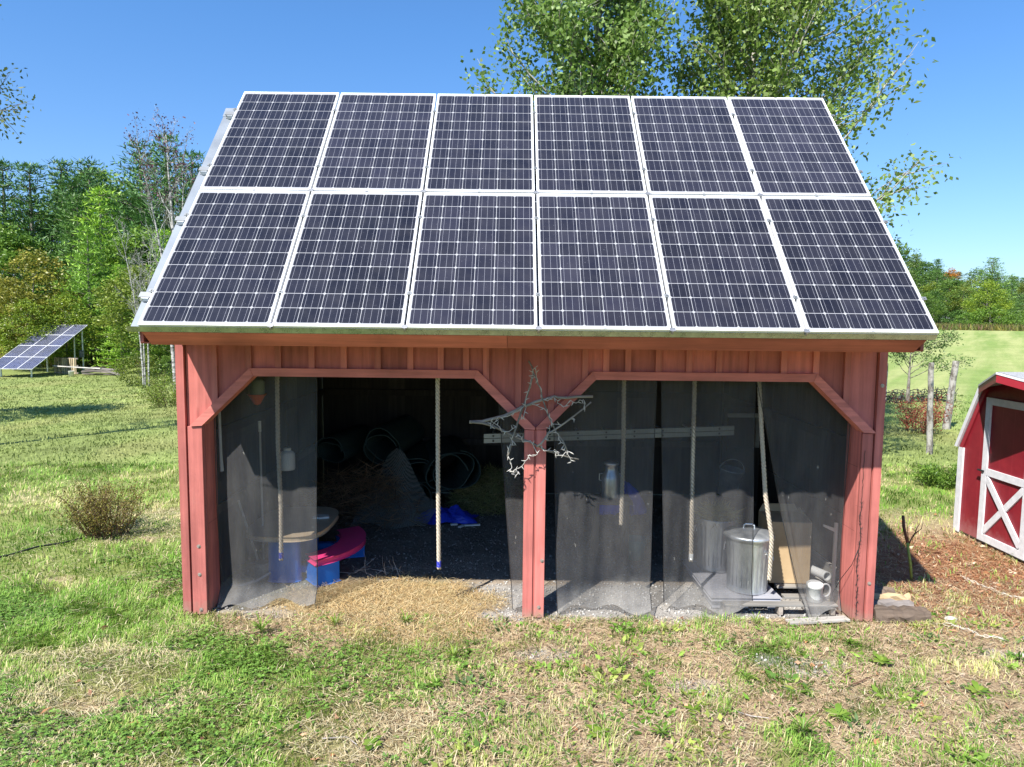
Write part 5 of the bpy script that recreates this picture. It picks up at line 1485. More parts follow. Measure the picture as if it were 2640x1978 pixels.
# ------------------------------------------------------------------ ground array on the left
def ground_array():
    tilt, phi = R(25.0), R(1.5)
    root = Vector((-31.35, 39.8, -0.92))
    # local frame: u along the low edge towards the left, v up the slope
    right = Vector((math.cos(phi), -math.sin(phi), 0)); upd = Vector((math.sin(phi), math.cos(phi), 0))
    v = upd * math.cos(tilt) + Vector((0, 0, math.sin(tilt))); n = right.cross(v)
    rot = Matrix((right, v, n)).transposed().to_euler()
    first = None
    cols = ('right', 'middle', 'left'); rows = ('bottom', 'second', 'third', 'top')
    for r in range(4):
        for c in range(3):
            p = root + right * (-(c + 1) * 1.01) + v * (r * 1.66)
            lab = 'blue solar panel of the distant ground array, %s row, %s column' % (rows[r], cols[c])
            if first is None:
                first = make_panel(M['cells_far'], lab, 'panels of the ground array on the left lawn', p, rot); o = first
            else:
                o = copy_tree(first); o['label'] = lab
            o.location = p; o.rotation_euler = rot
    rk = thing('array_rack', 'steel rack with legs carrying the tilted ground solar array', 'rack', (0, 0, 0))
    for t in (0.8, 2.4, 4.1, 5.8):
        a = root + v * t - n * 0.075; b = a - right * 3.05
        MB().tube([a, b], 0.032, 4).build('rail', M['alu'], rk)
    for t in (0.5, 2.55):
        a = root - right * t + v * 0.2 - n * 0.13; b = root - right * t + v * 6.4 - n * 0.13
        MB().tube([a, b], 0.045, 4).build('beam', M['galv'], rk)
        for k, w in ((0.6, 'front_leg'), (5.6, 'rear_leg')):
            h = root - right * t + v * k - n * 0.17
            g = gz1(h.x, h.y)
            MB().tube([(h.x, h.y, g - .1), h], 0.055, 8).build(w, M['galv'], rk)
    h = root - right * 0.2 + v * 6.1 - n * 0.17; g = gz1(h.x, h.y)
    MB().tube([(h.x + .02, h.y, g - .1), (h.x, h.y, h.z - .02)], 0.06, 8).build('meter_pole', M['galv'], rk)
    bxp = MB().box(h.x - .16, h.x + .16, h.y - .2, h.y - .065, g + 1.05, g + 1.55)
    bxp.build('switch_box', M['grey_box'], rk, bevel=0.02)
    # things stored beneath
    pg = Vector((-31.1, 43.0, 0)); g = gz1(pg.x, pg.y)
    pt = thing('stored_pallet', 'wooden pallet standing on edge under the ground array', 'pallet', (pg.x, pg.y, g), R(-14))
    for k in range(12): MB().box(-1.05 + k * 0.16, -0.95 + k * 0.16, -0.02, 0.0, 0.02, 1.12).build('slat', M['pallet'], pt)
    for z in (0.05, 0.55, 1.05): MB().box(-1.06, 0.92, 0.001, 0.09, z, z + 0.09).build('stringer', M['lumber'], pt)
    q = random.Random(4)
    labs = ['long beam resting level across the lumber pile under the array', 'dark plank lowest in the lumber pile by the meter pole', 'dark plank lying across the lumber pile', 'split plank in the middle of the lumber pile', 'warped plank on the lumber pile pointing right', 'short plank at the right end of the lumber pile', 'plank at the back of the lumber pile', 'thin batten leaning off the lumber pile']
    for k, lab in enumerate(labs):
        L = (3.6, 2.6, 2.4, 2.3, 2.2, 1.3, 2.5, 1.4)[k]; x = -28.7 + (-.9, .1, .3, .2, .5, 1.0, .0, 1.1)[k]; y = 42.6 + (-.9, 0, .2, -.2, .1, -.2, .4, -.5)[k]
        o = MB().box(-L / 2, L / 2, -0.08, 0.08, 0, 0.09 if k else 0.07).build('stored_plank', M['lumber'] if k else M['grey_wood_x'], None, bevel=0.005)
        o.location = (x, y, gz1(x, y) + (0.55, .02, .14, .26, .36, .16, .3, .2)[k]); o.rotation_euler = (q.uniform(-.2, .2), (0.03, 0, .04, -.05, .08, .18, -.02, .35)[k], q.uniform(-.2, .2))
        tag(o, lab, 'plank', 'lumber stored under the ground array')
    bk = thing('white_bucket', 'pale bucket standing by the pallet under the ground array', 'bucket', (-29.7, 41.2, gz1(-29.7, 41.2)))
    MB().lathe([(0, 0), (0.15, 0), (0.18, 0.36), (0.19, 0.37), (0.17, 0.36), (0.14, 0.02), (0, 0.02)], 16).build('body', M['dirty_white'], bk, smooth=True)
    MB().tube([(0.18 * math.cos(a), 0, 0.34 - 0.15 * math.sin(a) * .6) for a in np.linspace(0, PI, 8)], 0.006, 5).build('bail', M['black_iron'], bk)
ground_array()

# ------------------------------------------------------------------ trees
def perp(d, rng):
    a = Vector(rng.normal(size=3)); s = d.cross(a)
    return s.normalized() if s.length > 1e-6 else Vector((1, 0, 0))

def branch_tree(rng, base, height, r0, trunk_lean, first, nbr, up, length, lv2, droop=0.0, len_top=0.35, taper=0.2, wob=0.03, side_bias=None):
    """trunk polyline + limbs + sub-limbs; returns tube list [(pts, radii)], list of twig tips (p, d)"""
    tubes = []; tips = []
    n = 14; pts = []; p = Vector(base)
    for i in range(n + 1):
        k = i / n
        pts.append(Vector(base) + Vector((trunk_lean[0] * k * k * height + rng.normal() * wob * height * 0.1 * k, trunk_lean[1] * k * k * height + rng.normal() * wob * height * 0.1 * k, height * k)))
    tubes.append((pts, [r0 * (1 - (1 - taper * 0.3) * (i / n)) for i in range(n + 1)], 10))
    for b in range(nbr):
        k = first + (1 - first) * ((b + rng.random() * 0.8) / nbr) ** 1.0
        k = min(k, 0.985)
        f = k * n; i = int(f); o = pts[i].lerp(pts[min(i + 1, n)], f - i)
        az = b * 2.399 + rng.uniform(-.5, .5)
        L = length * (1 - (1 - len_top) * ((k - first) / (1 - first))) * rng.uniform(.7, 1.15)
        if side_bias is not None: L *= 1 + side_bias[1] * max(0, math.cos(az - side_bias[0])) ** 2
        d = Vector((math.cos(az) * (1 - up), math.sin(az) * (1 - up), up)).normalized()
        q = [o]; m = 6; rb = max(0.012, r0 * 0.32 * (1 - k * 0.75))
        for j in range(m):
            d = (d + Vector(rng.normal(size=3)) * 0.16 + Vector((0, 0, 0.07 - droop * j / m))).normalized()
            q.append(q[-1] + d * (L / m))
        tubes.append((q, [rb * (1 - 0.85 * j / m) for j in range(m + 1)], 6))
        tips += [(q[j], d) for j in range(3, m + 1)]
        for s in range(lv2):
            t = rng.uniform(0.25, 0.97); j = min(int(t * m), m - 1); o2 = q[j].lerp(q[j + 1], t * m - j)
            d2 = ((q[j + 1] - q[j]).normalized() + perp(d, rng) * rng.uniform(.6, 1.1) + Vector((0, 0, 0.2 - droop))).normalized()
            L2 = L * rng.uniform(.2, .42) * (1.15 - t * 0.6); w = [o2]
            for jj in range(3):
                d2 = (d2 + Vector(rng.normal(size=3)) * 0.2 - Vector((0, 0, droop * 0.3))).normalized(); w.append(w[-1] + d2 * L2 / 3)
            r2 = max(0.006, rb * 0.35)
            tubes.append((w, [r2, r2 * .7, r2 * .45, r2 * .2], 4))
            tips += [(w[1], d2), (w[2], d2), (w[3], d2)]
    return tubes, tips

def wood_mesh(name, tubes, mat, parent):
    m = MB()
    for p, r, s in tubes: m.tube(p, r, s)
    return m.build(name, mat, parent, smooth=True)

def leaf_mesh(name, tips, rng, per, spread, L, W, mat, droop=0.5, fold=0.06):
    P = np.array([t[0] for t in tips]); D = np.array([t[1] for t in tips])
    P = np.repeat(P, per, 0); D = np.repeat(D, per, 0); n = len(P)
    L = L * rng.choice([.75, 1.0, 1.3], n); W = W * rng.uniform(.7, 1.1, n)
    P = P + rng.normal(size=(n, 3)) * spread - D * rng.uniform(0, spread * 2, (n, 1))
    A = D * 0.4 + rng.normal(size=(n, 3)) * 0.8 + np.array([0, 0, -droop])
    V, F = leaf_arrays(P, A, L * rng.uniform(.6, 1.25, n), W * rng.uniform(.6, 1.25, n), rng, fold)
    return np_mesh(name, V, F, mat, tone=np.repeat(np.clip(rng.normal(0.5, 0.22, n), 0, 1), 4))

def poplar(label, x, y, h, seed, first, length, nbr, up, per, bias=None, tint=(1, 1, 1), spread=0.13, L=0.085):
    rng = np.random.default_rng(seed)
    t = thing('poplar_tree', label, 'tree', (x, y, gz1(x, y)), 0, 'poplars growing close behind the barn')
    tubes, tips = branch_tree(rng, (0, 0, -0.1), h, 0.13, (0.01, 0.0), first, nbr, up, length, 7, 0.0, 0.45, side_bias=bias)
    wood_mesh('trunk', tubes, M['poplar_bark'], t)
    o = link('crown', leaf_mesh('crown', tips, rng, per, spread, L, L * 0.86, M['poplar_leaf'], 0.45), t)
    o.color = (*tint, 1)
    return t
poplar('dense leafy poplar behind the middle of the barn roof', 1.25, 6.9, 12.5, 21, 0.30, 2.6, 125, 0.55, 18, (PI, 0.22), (1.12, 1.1, 1.0), L=0.09, spread=0.15)
poplar('taller airy poplar reaching out past the right end of the barn roof', 4.15, 7.3, 13.5, 34, 0.14, 2.95, 165, 0.46, 17, (0.0, 0.6), (1.25, 1.14, 1.0), L=0.09, spread=0.17)

def edge_tree():
    rng = np.random.default_rng(8)
    t = thing('leafy_tree', 'sparse leafy branches reaching in at the upper left edge', 'tree', (-12.7, 8.6, gz1(-12.7, 8.6)), 0)
    tubes, tips = branch_tree(rng, (0, 0, -0.1), 10.6, 0.16, (0.0, 0), 0.55, 34, 0.35, 2.4, 8, 0.15, 0.5, side_bias=(0.0, 0.2))
    wood_mesh('trunk', tubes, M['bark'], t)
    o = link('crown', leaf_mesh('crown', tips, rng, 8, 0.14, 0.10, 0.06, M['poplar_leaf'], 0.4), t); o.color = (0.8, 0.62, 0.5, 1)
edge_tree()

def small_tree():
    rng = np.random.default_rng(15)
    x, y = 13.1, 17.4
    t = thing('apple_tree', 'young spreading apple tree behind the fence posts', 'tree', (x, y, gz1(x, y)))
    tubes, tips = branch_tree(rng, (0, 0, -0.05), 2.0, 0.07, (0, 0), 0.42, 16, 0.42, 1.75, 9, 0.05, 0.75, side_bias=(0.2, 0.35))
    wood_mesh('trunk', tubes, M['bark'], t)
    o = link('crown', leaf_mesh('crown', tips, rng, 8, 0.08, 0.075, 0.045, M['broad_leaf'], 0.2), t); o.color = (0.62, 0.72, 0.9, 1)
small_tree()

def bush(name, label, cat, x, y, h, w, mat, twigmat, seed, nst=60, per=9, L=0.03, W=0.018, tint=(1, 1, 1), group=None, sp=0.03):
    rng = np.random.default_rng(seed)
    t = thing(name, label, cat, (x, y, gz1(x, y)), 0, group)
    m = MB(); tips = []
    for k in range(nst):
        a = rng.uniform(0, 2 * PI); r = w * math.sqrt(rng.random()) * 0.35
        p = Vector((r * math.cos(a), r * math.sin(a), -0.02)); out = rng.uniform(.1, 1.0) * w * 0.5
        d = Vector((math.cos(a) * out, math.sin(a) * out, h * rng.uniform(.55, 1.05) * (1.15 - 0.4 * out / w))); L0 = d.length; d.normalize(); pts = [p]
        for i in range(5):
            d = (d + Vector(rng.normal(size=3)) * 0.13).normalized(); pts.append(pts[-1] + d * L0 / 5)
            if i > 0: tips += [(pts[-1], d), ((pts[-1] + pts[-2]) / 2, d)]
            if i > 1:
                e = pts[-1] + (d + Vector(rng.normal(size=3)) * 0.7).normalized() * L0 * 0.16; m.tube([pts[-1], e], [0.0022 * h / .6, 0.001], 3); tips.append((e, d))
        m.tube(pts, [0.004 * h / .6 * (1 - i * .15) for i in range(6)], 4)
    m.build('stems', M[twigmat], t)
    o = link('foliage', leaf_mesh('foliage', tips, rng, per, sp, L, W, M[mat], 0.1), t); o.color = (*tint, 1)
    return t
bush('shrub', 'round brown and yellow shrub standing alone on the left lawn', 'shrub', -5.11, 2.3, 0.64, 0.62, 'bush_leaf', 'twig', 4, 120, 6, 0.024, 0.015, (.9, .95, .7))
bush('red_shrub', 'red-leaved blueberry shrub behind the upright fence post', 'shrub', 9.95, 11.2, 0.85, 0.85, 'red_leaf', 'twig', 5, 40, 7, 0.05, 0.028, (1, 1, 1), None, 0.05)
bush('yellow_shrub', 'yellow-green shrub half hidden by the right barn corner', 'shrub', 9.15, 12.5, 0.7, 0.5, 'broad_leaf', 'twig', 6, 36, 5, 0.05, 0.03, (1.5, 1.1, 0.7), None, 0.05)
bush('lawn_weed', 'tall straggly weed clump by the birch trunk on the left lawn', 'weed', -12.6, 19.6, 1.1, 1.5, 'broad_leaf', 'twig', 7, 60, 6, 0.07, 0.035, (1.3, 1.15, 0.8), None, 0.07)
bush('fern', 'bright green fern clump on the grass left of the red shed', 'fern', 7.1, 5.35, 0.32, 0.75, 'weed_leaf', 'green_stem', 12, 44, 10, 0.08, 0.02, (1, 1, 1), None, 0.03)

# low weeds in the worn ground before the barn: rosettes of broad leaves
def rosette(seed, n, L, W, up):
    rng = np.random.default_rng(seed); V = []; F = []; T = []
    for k in range(n):
        a = k * 2.399 + rng.uniform(-.3, .3); l = L * rng.uniform(.6, 1.1); w = W * rng.uniform(.7, 1.1); e = up * rng.uniform(.4, 1.3)
        b = len(V); t = rng.uniform(.2, .95)
        for i, (u, ww) in enumerate(((0, .12), (.35, .8), (.7, .9), (1.0, .05))):
            r = l * u; z = l * (e * u - 0.55 * e * u * u) + 0.012 + 0.002 * k
            for s in (-1, 1):
                V.append((r * math.cos(a) - s * w * ww * .5 * math.sin(a), r * math.sin(a) + s * w * ww * .5 * math.cos(a), z + (0.12 * w * ww))); T.append(t)
        for i in range(3): F.append((b + 2 * i, b + 2 * i + 1, b + 2 * i + 3, b + 2 * i + 2))
    return np_mesh('leaves', V, F, M['weed_leaf'], tone=T)
RM = [rosette(1, 12, 0.11, 0.05, 0.5), rosette(2, 18, 0.10, 0.022, 0.9), rosette(3, 26, 0.12, 0.012, 1.5)]
WEEDS = [(2.08, -1.59, 0, 1.3, 'large broad-leaved weed low on the right, the biggest of the bare patch'), (1.11, -1.54, 0, .9, 'broad-leaved weed on bare soil left of the biggest one'), (1.62, -1.09, 1, 1.1, 'narrow-leaved green weed on pale soil below the right mesh strips'), (0.69, -0.96, 2, 1.4, 'spiky grass tuft below the centre post'),
         (0.41, -1.85, 0, 1.1, 'broad-leaved weed at the bottom edge just right of the middle'), (0.85, -1.25, 1, 1.0, 'dark narrow-leaved weed on dry thatch below the centre post'), (1.16, -1.3, 0, .7, 'small broad-leaved weed amid bare soil'), (2.78, -0.82, 0, 1.2, 'broad-leaved weed below the right corner post'),
         (2.01, -1.26, 0, 1.0, 'weed directly above the biggest broad-leaved weed'), (1.76, -1.79, 2, 1.3, 'spiky grass tuft at the bottom edge right of the middle'), (3.27, -1.23, 0, 1.3, 'broad flat weed in the grass at the lower right'), (0.83, -1.83, 1, 1.2, 'narrow-leaved weed at the bottom edge on tan thatch'),
         (2.69, -0.47, 1, 1.1, 'bright narrow-leaved weed just below the wooden pallet'), (2.02, -0.14, 2, 1.0, 'bright grass tuft at the foot of the plastic pallet'), (1.02, -0.32, 1, .8, 'small green weed on rusty straw before the middle mesh strips'), (2.23, -0.63, 0, .8, 'broad weed on the gravel patch to the right'),
         (-1.69, -0.25, 2, 1.1, 'dark grass tuft on the golden straw, left one'), (-1.08, -0.19, 2, 1.1, 'dark grass tuft on the golden straw, right one'), (-2.27, -0.41, 2, 1.5, 'bright grass tuft before the left mesh strip'), (-0.61, -0.79, 2, 1.2, 'green grass tuft in the middle of the dry foreground'),
         (-0.71, -1.24, 1, 1.2, 'leafy weed in the dry foreground left of the middle'), (0.30, -0.98, 1, 1.0, 'leafy weed right of the dry middle, below the centre post'), (0.24, -0.28, 1, .9, 'bright green weed at the foot of the centre post'), (-1.03, -1.99, 0, 1.0, 'pale broad leaf weed in the clover at the bottom edge')]
for i, (x, y, k, sc, lab) in enumerate(WEEDS):
    w = link('weed', RM[k]); w.location = (x, y, float(hum(np.array([x]), np.array([y]))[0]) - 0.004)
    w.rotation_euler = (0, 0, i * 1.9); w.scale = (sc * .66, sc * .8, sc * .75)
    w.color = ((1, 1, 1, 1), (1.1, 1.0, .9, 1), (.9, .9, .9, 1))[i % 3]
    tag(w, lab, 'weed', 'weeds in the worn ground before the barn')

# forest: prototypes, then copies
def pine_meshes(seed, h, w, layers, narrow=0.9):
    rng = np.random.default_rng(seed)
    m = MB(); m.tube([(0, 0, -.3), (0, 0, h * .5), (0, 0, h * .97)], [h * .016, h * .011, .02], 7)
    P = []; A = []; T = []
    for l in range(layers):
        k = (l + rng.random() * .5) / layers; z = h * (0.06 + 0.93 * k)
        Rl = w * (1 - k) ** narrow * rng.uniform(.75, 1.15) + 0.12
        nb = 7 if k < .8 else 5
        for b in range(nb):
            a = b * 2 * PI / nb + rng.uniform(-.4, .4) + l; R1 = Rl * rng.uniform(.6, 1.15)
            d = np.array([math.cos(a), math.sin(a), 0.12 + 0.5 * k]); e = np.array([0, 0, z]) + d * R1
            if l % 2 == 0: m.tube([(0, 0, z), tuple(e)], [0.045, 0.012], 4)
            nt = max(2, int(R1 / 0.32))
            for t in range(nt):
                u = (t + .7) / nt; c = np.array([0, 0, z]) + d * R1 * u + rng.normal(size=3) * np.array([.14, .14, .07])
                q = 11; P.append(c + rng.normal(size=(q, 3)) * np.array([.2, .2, .06])); A.append(d * .5 + rng.normal(size=(q, 3)) * .65 + np.array([0, 0, .42])); T.append(np.clip(rng.normal(.32 + .3 * u, .17, q), 0, 1))
    P = np.concatenate(P); A = np.concatenate(A); T = np.concatenate(T); n = len(P)
    V, F = leaf_arrays(P, A, rng.uniform(.25, .5, n), rng.uniform(.045, .09, n), rng)
    tr = m.build('trunk', M['bark'], None); me = tr.data; bpy.data.objects.remove(tr)
    return me, np_mesh('pine_crown', V, F, M['needles'], tone=np.repeat(T, 4))

def broad_meshes(seed, h, w, clumps, per, bark='bark', low=0.22, leaf=0.17):
    rng = np.random.default_rng(seed)
    tubes, tips = branch_tree(rng, (0, 0, -.3), h * .85, h * .014, (0, 0), 0.25, 12, .5, w * .8, 2, 0, .5)
    m = MB()
    for p, r, s in tubes: m.tube(p, r, min(s, 5))
    tr = m.build('trunk', M[bark], None); me = tr.data; bpy.data.objects.remove(tr)
    P = []; A = []; T = []
    for c in range(clumps):
        u = unit(rng.normal(size=3)); rr = rng.uniform(.45, 1.0) ** .6
        z = h * (low + (1 - low) * (.5 + .5 * u[2] * rr)); zz = (z / h - low) / (1 - low)
        prof = math.sin(PI * min(1, (zz * .88 + .12))) ** .6
        ce = np.array([u[0] * w * rr * prof, u[1] * w * rr * prof, z]); cr = w * rng.uniform(.16, .34)
        v = unit(rng.normal(size=(per, 3))); q = ce + v * cr * rng.uniform(.55, 1.05, (per, 1)) * np.array([1, 1, .7])
        P.append(q); A.append(v * .5 + rng.normal(size=(per, 3)) * .6 + np.array([0, 0, -.25])); T.append(np.clip(rng.normal(.45 + .12 * rng.normal(), .18, per), 0, 1))
    P = np.concatenate(P); A = np.concatenate(A); T = np.concatenate(T); n = len(P)
    V, F = leaf_arrays(P, A, leaf * rng.uniform(.6, 1.4, n), leaf * .75 * rng.uniform(.6, 1.4, n), rng, .08)
    return me, np_mesh('leaf_crown', V, F, M['broad_leaf'], tone=np.repeat(T, 4))
PINES = [pine_meshes(1, 14, 3.0, 26), pine_meshes(2, 14, 3.6, 24, .75), pine_meshes(3, 14, 2.6, 28, .85)]
BROAD = [broad_meshes(4, 10, 2.9, 90, 110), broad_meshes(5, 10, 2.4, 80, 110, low=.12), broad_meshes(6, 10, 3.2, 95, 105, low=.05)]
SHRUB = [broad_meshes(7, 3, 1.7, 46, 80, low=.0, leaf=.13), broad_meshes(8, 3, 1.9, 50, 80, low=-.05, leaf=.12)]
GRP = {'l': 'trees of the wood beyond the left lawn', 'r': 'trees on the wooded hill beyond the hay field'}
def plant(kind, x, y, h, tint, label, side, seed, wide=1.0):
    q = random.Random(seed)
    kinds = {'pine': ('pine_tree', PINES, 14, 'pine'), 'broad': ('broadleaf_tree', BROAD, 10, 'tree'), 'shrub': ('wild_shrub', SHRUB, 3, 'shrub')}
    nm, lib, h0, cat = kinds[kind]
    tr, cr = lib[q.randrange(len(lib))]
    t = thing(nm, label, cat, (x, y, gz1(x, y) - .05), q.uniform(0, 6.28), GRP[side])
    s = h / h0; t.scale = (s * wide, s * wide, s)
    link('trunk', tr, t)
    c = link('crown', cr, t); c.color = (*tint, 1)
    return t
DG = (0.52, 0.66, 0.52); MG = (0.85, 0.95, 0.68); BG = (1.85, 1.75, 0.62); YG = (1.25, 1.1, 0.55); OR = (1.35, 0.85, 0.62); OL = (1.15, 0.95, 0.75)
LEFT = [
    ('pine', -35.9, 44.5, 14.3, DG, 'dark pine at the far left edge of the wood'), ('pine', -33.5, 43.7, 14.0, DG, 'dark pine second from the left edge on the skyline'),
    ('pine', -34.4, 48.7, 15.2, DG, 'tall dark pine behind the left end of the wood'), ('pine', -30.2, 43.1, 12.9, DG, 'lower dark pine in the dip of the left skyline'), ('pine', -31.5, 47.3, 14.9, (.6, .75, .8), 'pointed dark pine in the middle of the left skyline'),
    ('broad', -32.9, 51.1, 14.9, MG, 'round green crown on the skyline right of the pointed pine'), ('broad', -30.4, 49.9, 14.0, (.75, .8, .7), 'dull green crown ending the left skyline'), ('pine', -29.1, 41.7, 11.6, MG, 'green pine below the skyline above the orange maple'),
    ('pine', -25.8, 43.6, 15.3, DG, 'dark pine just left of the bare birch tops'), ('pine', -22.6, 40.6, 15.0, (.6, .75, .7), 'tall dark pine behind the bare birch'), ('pine', -20.4, 39.4, 13.6, DG, 'dark pine behind the birch next to the barn roof'),
    ('pine', -23.4, 34.4, 10.9, BG, 'bright yellow-green pine in front of the dark wood'), ('pine', -22.3, 31.2, 8.4, (1.6, 1.6, .8), 'smaller bright green pine above the ground array'), ('broad', -28.6, 34.7, 8.9, MG, 'green broadleaf tree above the orange maple, left'),
    ('broad', -25.4, 31.4, 7.2, OR, 'orange-tinged maple above the ground array'), ('broad', -24.6, 28.6, 5.6, OR, 'small orange maple at the left picture edge'), ('broad', -23.4, 27.9, 4.6, YG, 'yellowing tree left behind the ground array'),
    ('broad', -22.4, 29.2, 4.9, YG, 'yellow-green tree directly behind the ground array'), ('broad', -16.9, 25.9, 6.0, OL, 'slender grey-green tree at the foot of the bare birch'), ('broad', -15.0, 24.8, 5.0, (1.1, 1.05, .8), 'small olive tree beside the birch trunk'),
    ('broad', -21.0, 33.4, 8.7, MG, 'green tree between the bright pine and the birch'), ('broad', -17.5, 36.3, 9.0, DG, 'dark tree behind the birch near the barn'), ('pine', -23.8, 50.0, 14.0, DG, 'dark pine deep in the wood behind the birch'), ('broad', -38.5, 43.0, 13.5, MG, 'green tree past the left picture edge'),
    ('pine', -18.6, 27.4, 6.2, BG, 'bright yellow-green pine right behind the ground array'), ('pine', -17.6, 29.8, 8.0, (1.7, 1.65, .6), 'bright green pine between the ground array and the birches')]
def push(x, y, h, f):      # the same tree further off and as much taller
    return -.17 + (x + .17) * f, -6.2 + (y + 6.2) * f, 3.69 + (h - 3.69) * f
for k, (kd, x, y, h, tint, lab) in enumerate(LEFT):
    x, y, h = push(x, y, h, 1.5)
    plant(kd, x, y, h * 1.04, tuple(min(2.6, c * 1.2) for c in tint), lab, 'l', k + 3, 1.35)
plant('broad', -21.5, 13.6, 11.5, MG, 'broad leafy tree left of the lawn, throwing the band of shade across it', 'l', 77, 1.35)
q = random.Random(12)
SH = [(-21.5, 33.5, 2.6, (1.5, 1.3, .6)), (-19.6, 31.5, 2.6, BG), (-17.7, 29.3, 2.8, (1.2, 1.1, .7)), (-24.0, 36.2, 2.8, MG), (-27.2, 37.0, 3.0, MG), (-29.5, 37.5, 2.6, OL), (-16.0, 28.2, 2.4, (1.0, 1.0, .7)), (-22.8, 36.5, 2.2, YG), (-25.6, 35.6, 2.0, OL), (-31.5, 38.0, 2.6, MG), (-15.0, 30.5, 2.2, OL), (-18.6, 34.0, 3.0, MG), (-14.4, 20.9, 2.1, OL), (-13.3, 21.0, 1.7, (.9, .95, .7))]
SHL = ['wild shrub right behind the meter pole of the ground array', 'bright shrub between meter pole and birch at the lawn edge', 'shrub at the lawn edge left of the birch', 'shrub behind the middle of the ground array', 'shrub behind the left half of the ground array', 'dull shrub at the left lawn edge', 'low shrub next to the birch trunk', 'yellow shrub behind the lumber pile', 'low dull shrub behind the stored pallet', 'shrub at the far left lawn edge', 'low dull shrub close to the barn wall on the left', 'green shrub behind the bright lawn-edge shrub', 'olive shrub hiding the feet of the bare grey birch', 'dull green shrub just left of the tall birch trunk']
for k, ((x, y, h, tint), lab) in enumerate(zip(SH, SHL)):
    x, y, _ = push(x, y, h, 1.52); plant('shrub', x, y, h, tint, lab, 'l', 40 + k, 1.0)

def birch(label, x, y, h, seed, stems, leafy, lean):
    rng = np.random.default_rng(seed)
    t = thing('birch_tree', label, 'birch', (x, y, gz1(x, y)), 0, 'white birches at the edge of the left lawn')
    tubes = []; tips = []
    for k, (dx, ln, hh, r) in enumerate(stems):
        a, b = branch_tree(rng, (dx, 0, -.1), h * hh, r, (ln, 0.0), .34, 19, .64, h * .22, 12, 0.02, .5)
        tubes += a; tips += [q for q in b if q[0].z > h * leafy]
    wood_mesh('trunk', tubes, M['birch'], t)
    if tips:
        o = link('crown', leaf_mesh('crown', tips, rng, 1, .14, .10, .065, M['purple_leaf'], .3), t); o.color = (1.1, .9, 1.1, 1)
birch('tall bare white birch with purple leaves left at its top', -14.6, 24.6, 11.6, 3, [(0, -.03, 1.0, .15), (-.25, -.12, .95, .09), (.2, .02, .9, .08)], .74, 0)
birch('bare grey birch with low branches left of the tall one', -20.6, 33.0, 9.0, 5, [(0, -.12, 1.0, .06), (.3, .05, .9, .05), (0.1, -.02, .8, .04)], 2.0, 0)

RIGHT = [('broad', 79.3, 149.7, 14.2, 0), ('broad', 80.9, 145.2, 13.2, 0), ('pine', 82.3, 140.3, 11.5, 0), ('pine', 88.0, 142.5, 11.0, 0), ('pine', 89.6, 137.9, 8.6, 0), ('broad', 90.6, 134.0, 8.9, 0), ('pine', 95.2, 134.7, 8.3, 0), ('broad', 99.7, 137.1, 7.7, 0), ('pine', 99.1, 132.7, 7.4, 0), ('pine', 103.2, 131.1, 7.5, 0), ('pine', 108.6, 131.7, 7.4, 0),
         ('pine', 69.1, 128.6, 10.5, 0), ('pine', 71.4, 124.8, 9.4, 0), ('broad', 76.3, 126.9, 9.6, 0), ('pine', 74.5, 119.8, 8.2, 0), ('broad', 77.4, 119.5, 7.3, 0), ('broad', 81.9, 120.7, 7.1, 0), ('pine', 84.4, 120.7, 7.0, 0), ('pine', 84.0, 114.4, 6.6, 0), ('broad', 88.0, 116.6, 6.3, 0), ('pine', 91.6, 116.1, 6.0, 0), ('broad', 88.6, 109.5, 5.8, 0),
         ('broad', 61.9, 114.4, 8.2, 0), ('pine', 64.6, 112.8, 7.6, 0), ('broad', 65.0, 105.3, 6.2, 0), ('broad', 69.3, 108.1, 6.4, 0), ('broad', 71.2, 106.9, 5.8, 0), ('broad', 71.0, 101.3, 5.2, 0), ('pine', 74.6, 102.3, 5.4, 0), ('broad', 74.3, 96.9, 4.6, 0), ('broad', 80.2, 101.5, 4.8, 0), ('pine', 79.9, 97.4, 4.4, 0),
         ('pine', 53.2, 96.5, 6.4, 0), ('pine', 56.5, 95.7, 5.6, 0), ('broad', 60.6, 96.6, 5.0, 0), ('broad', 55.5, 90.1, 4.2, 0), ('shrub', 61.6, 89.1, 2.6, 0), ('shrub', 65.3, 90.5, 2.8, 0), ('broad', 66.0, 93.7, 4.4, 0), ('shrub', 68.6, 87.4, 2.6, 0), ('shrub', 69.7, 84.2, 2.4, 0), ('shrub', 57.6, 85.8, 2.2, 0)]
TN = [(MG, 'mid-green'), ((.62, .78, .75), 'dark green'), (OL, 'olive'), ((.95, 1.05, .85), 'fresh green'), ((1.25, 1.1, .7), 'yellowish'), ((.75, .9, .95), 'bluish green')]
q = random.Random(31)
for k, (kd, x, y, h, _) in enumerate(RIGHT):
    tint, nm = TN[(k * 5 + k // 6) % 6]
    az = math.degrees(math.atan2(x + .17, y + 6.2)); D = math.hypot(x, y)
    row = 'on the skyline' if D > 155 else ('just below the skyline' if D > 138 else ('halfway up the wooded hill' if D > 122 else 'at the foot of the wooded hill'))
    pos = 'nearest the barn roof' if az < 29 else ('left of the lone tall tree' if az < 32 else ('behind the lone tall tree' if az < 34.5 else 'right of the lone tall tree'))
    kn = {'pine': 'pine', 'broad': 'broadleaf tree', 'shrub': 'shrub'}[kd]
    plant(kd, x, y, h * 1.15, tint, '%s %s %s, %s' % (nm, kn.replace('broadleaf tree', 'broadleaf'), row, pos), 'r', 100 + k, 1.45)
plant('broad', 85.9, 134.6, 10.6, (2.6, .75, .5), 'single orange-red maple crown high on the wooded hill', 'r', 150)
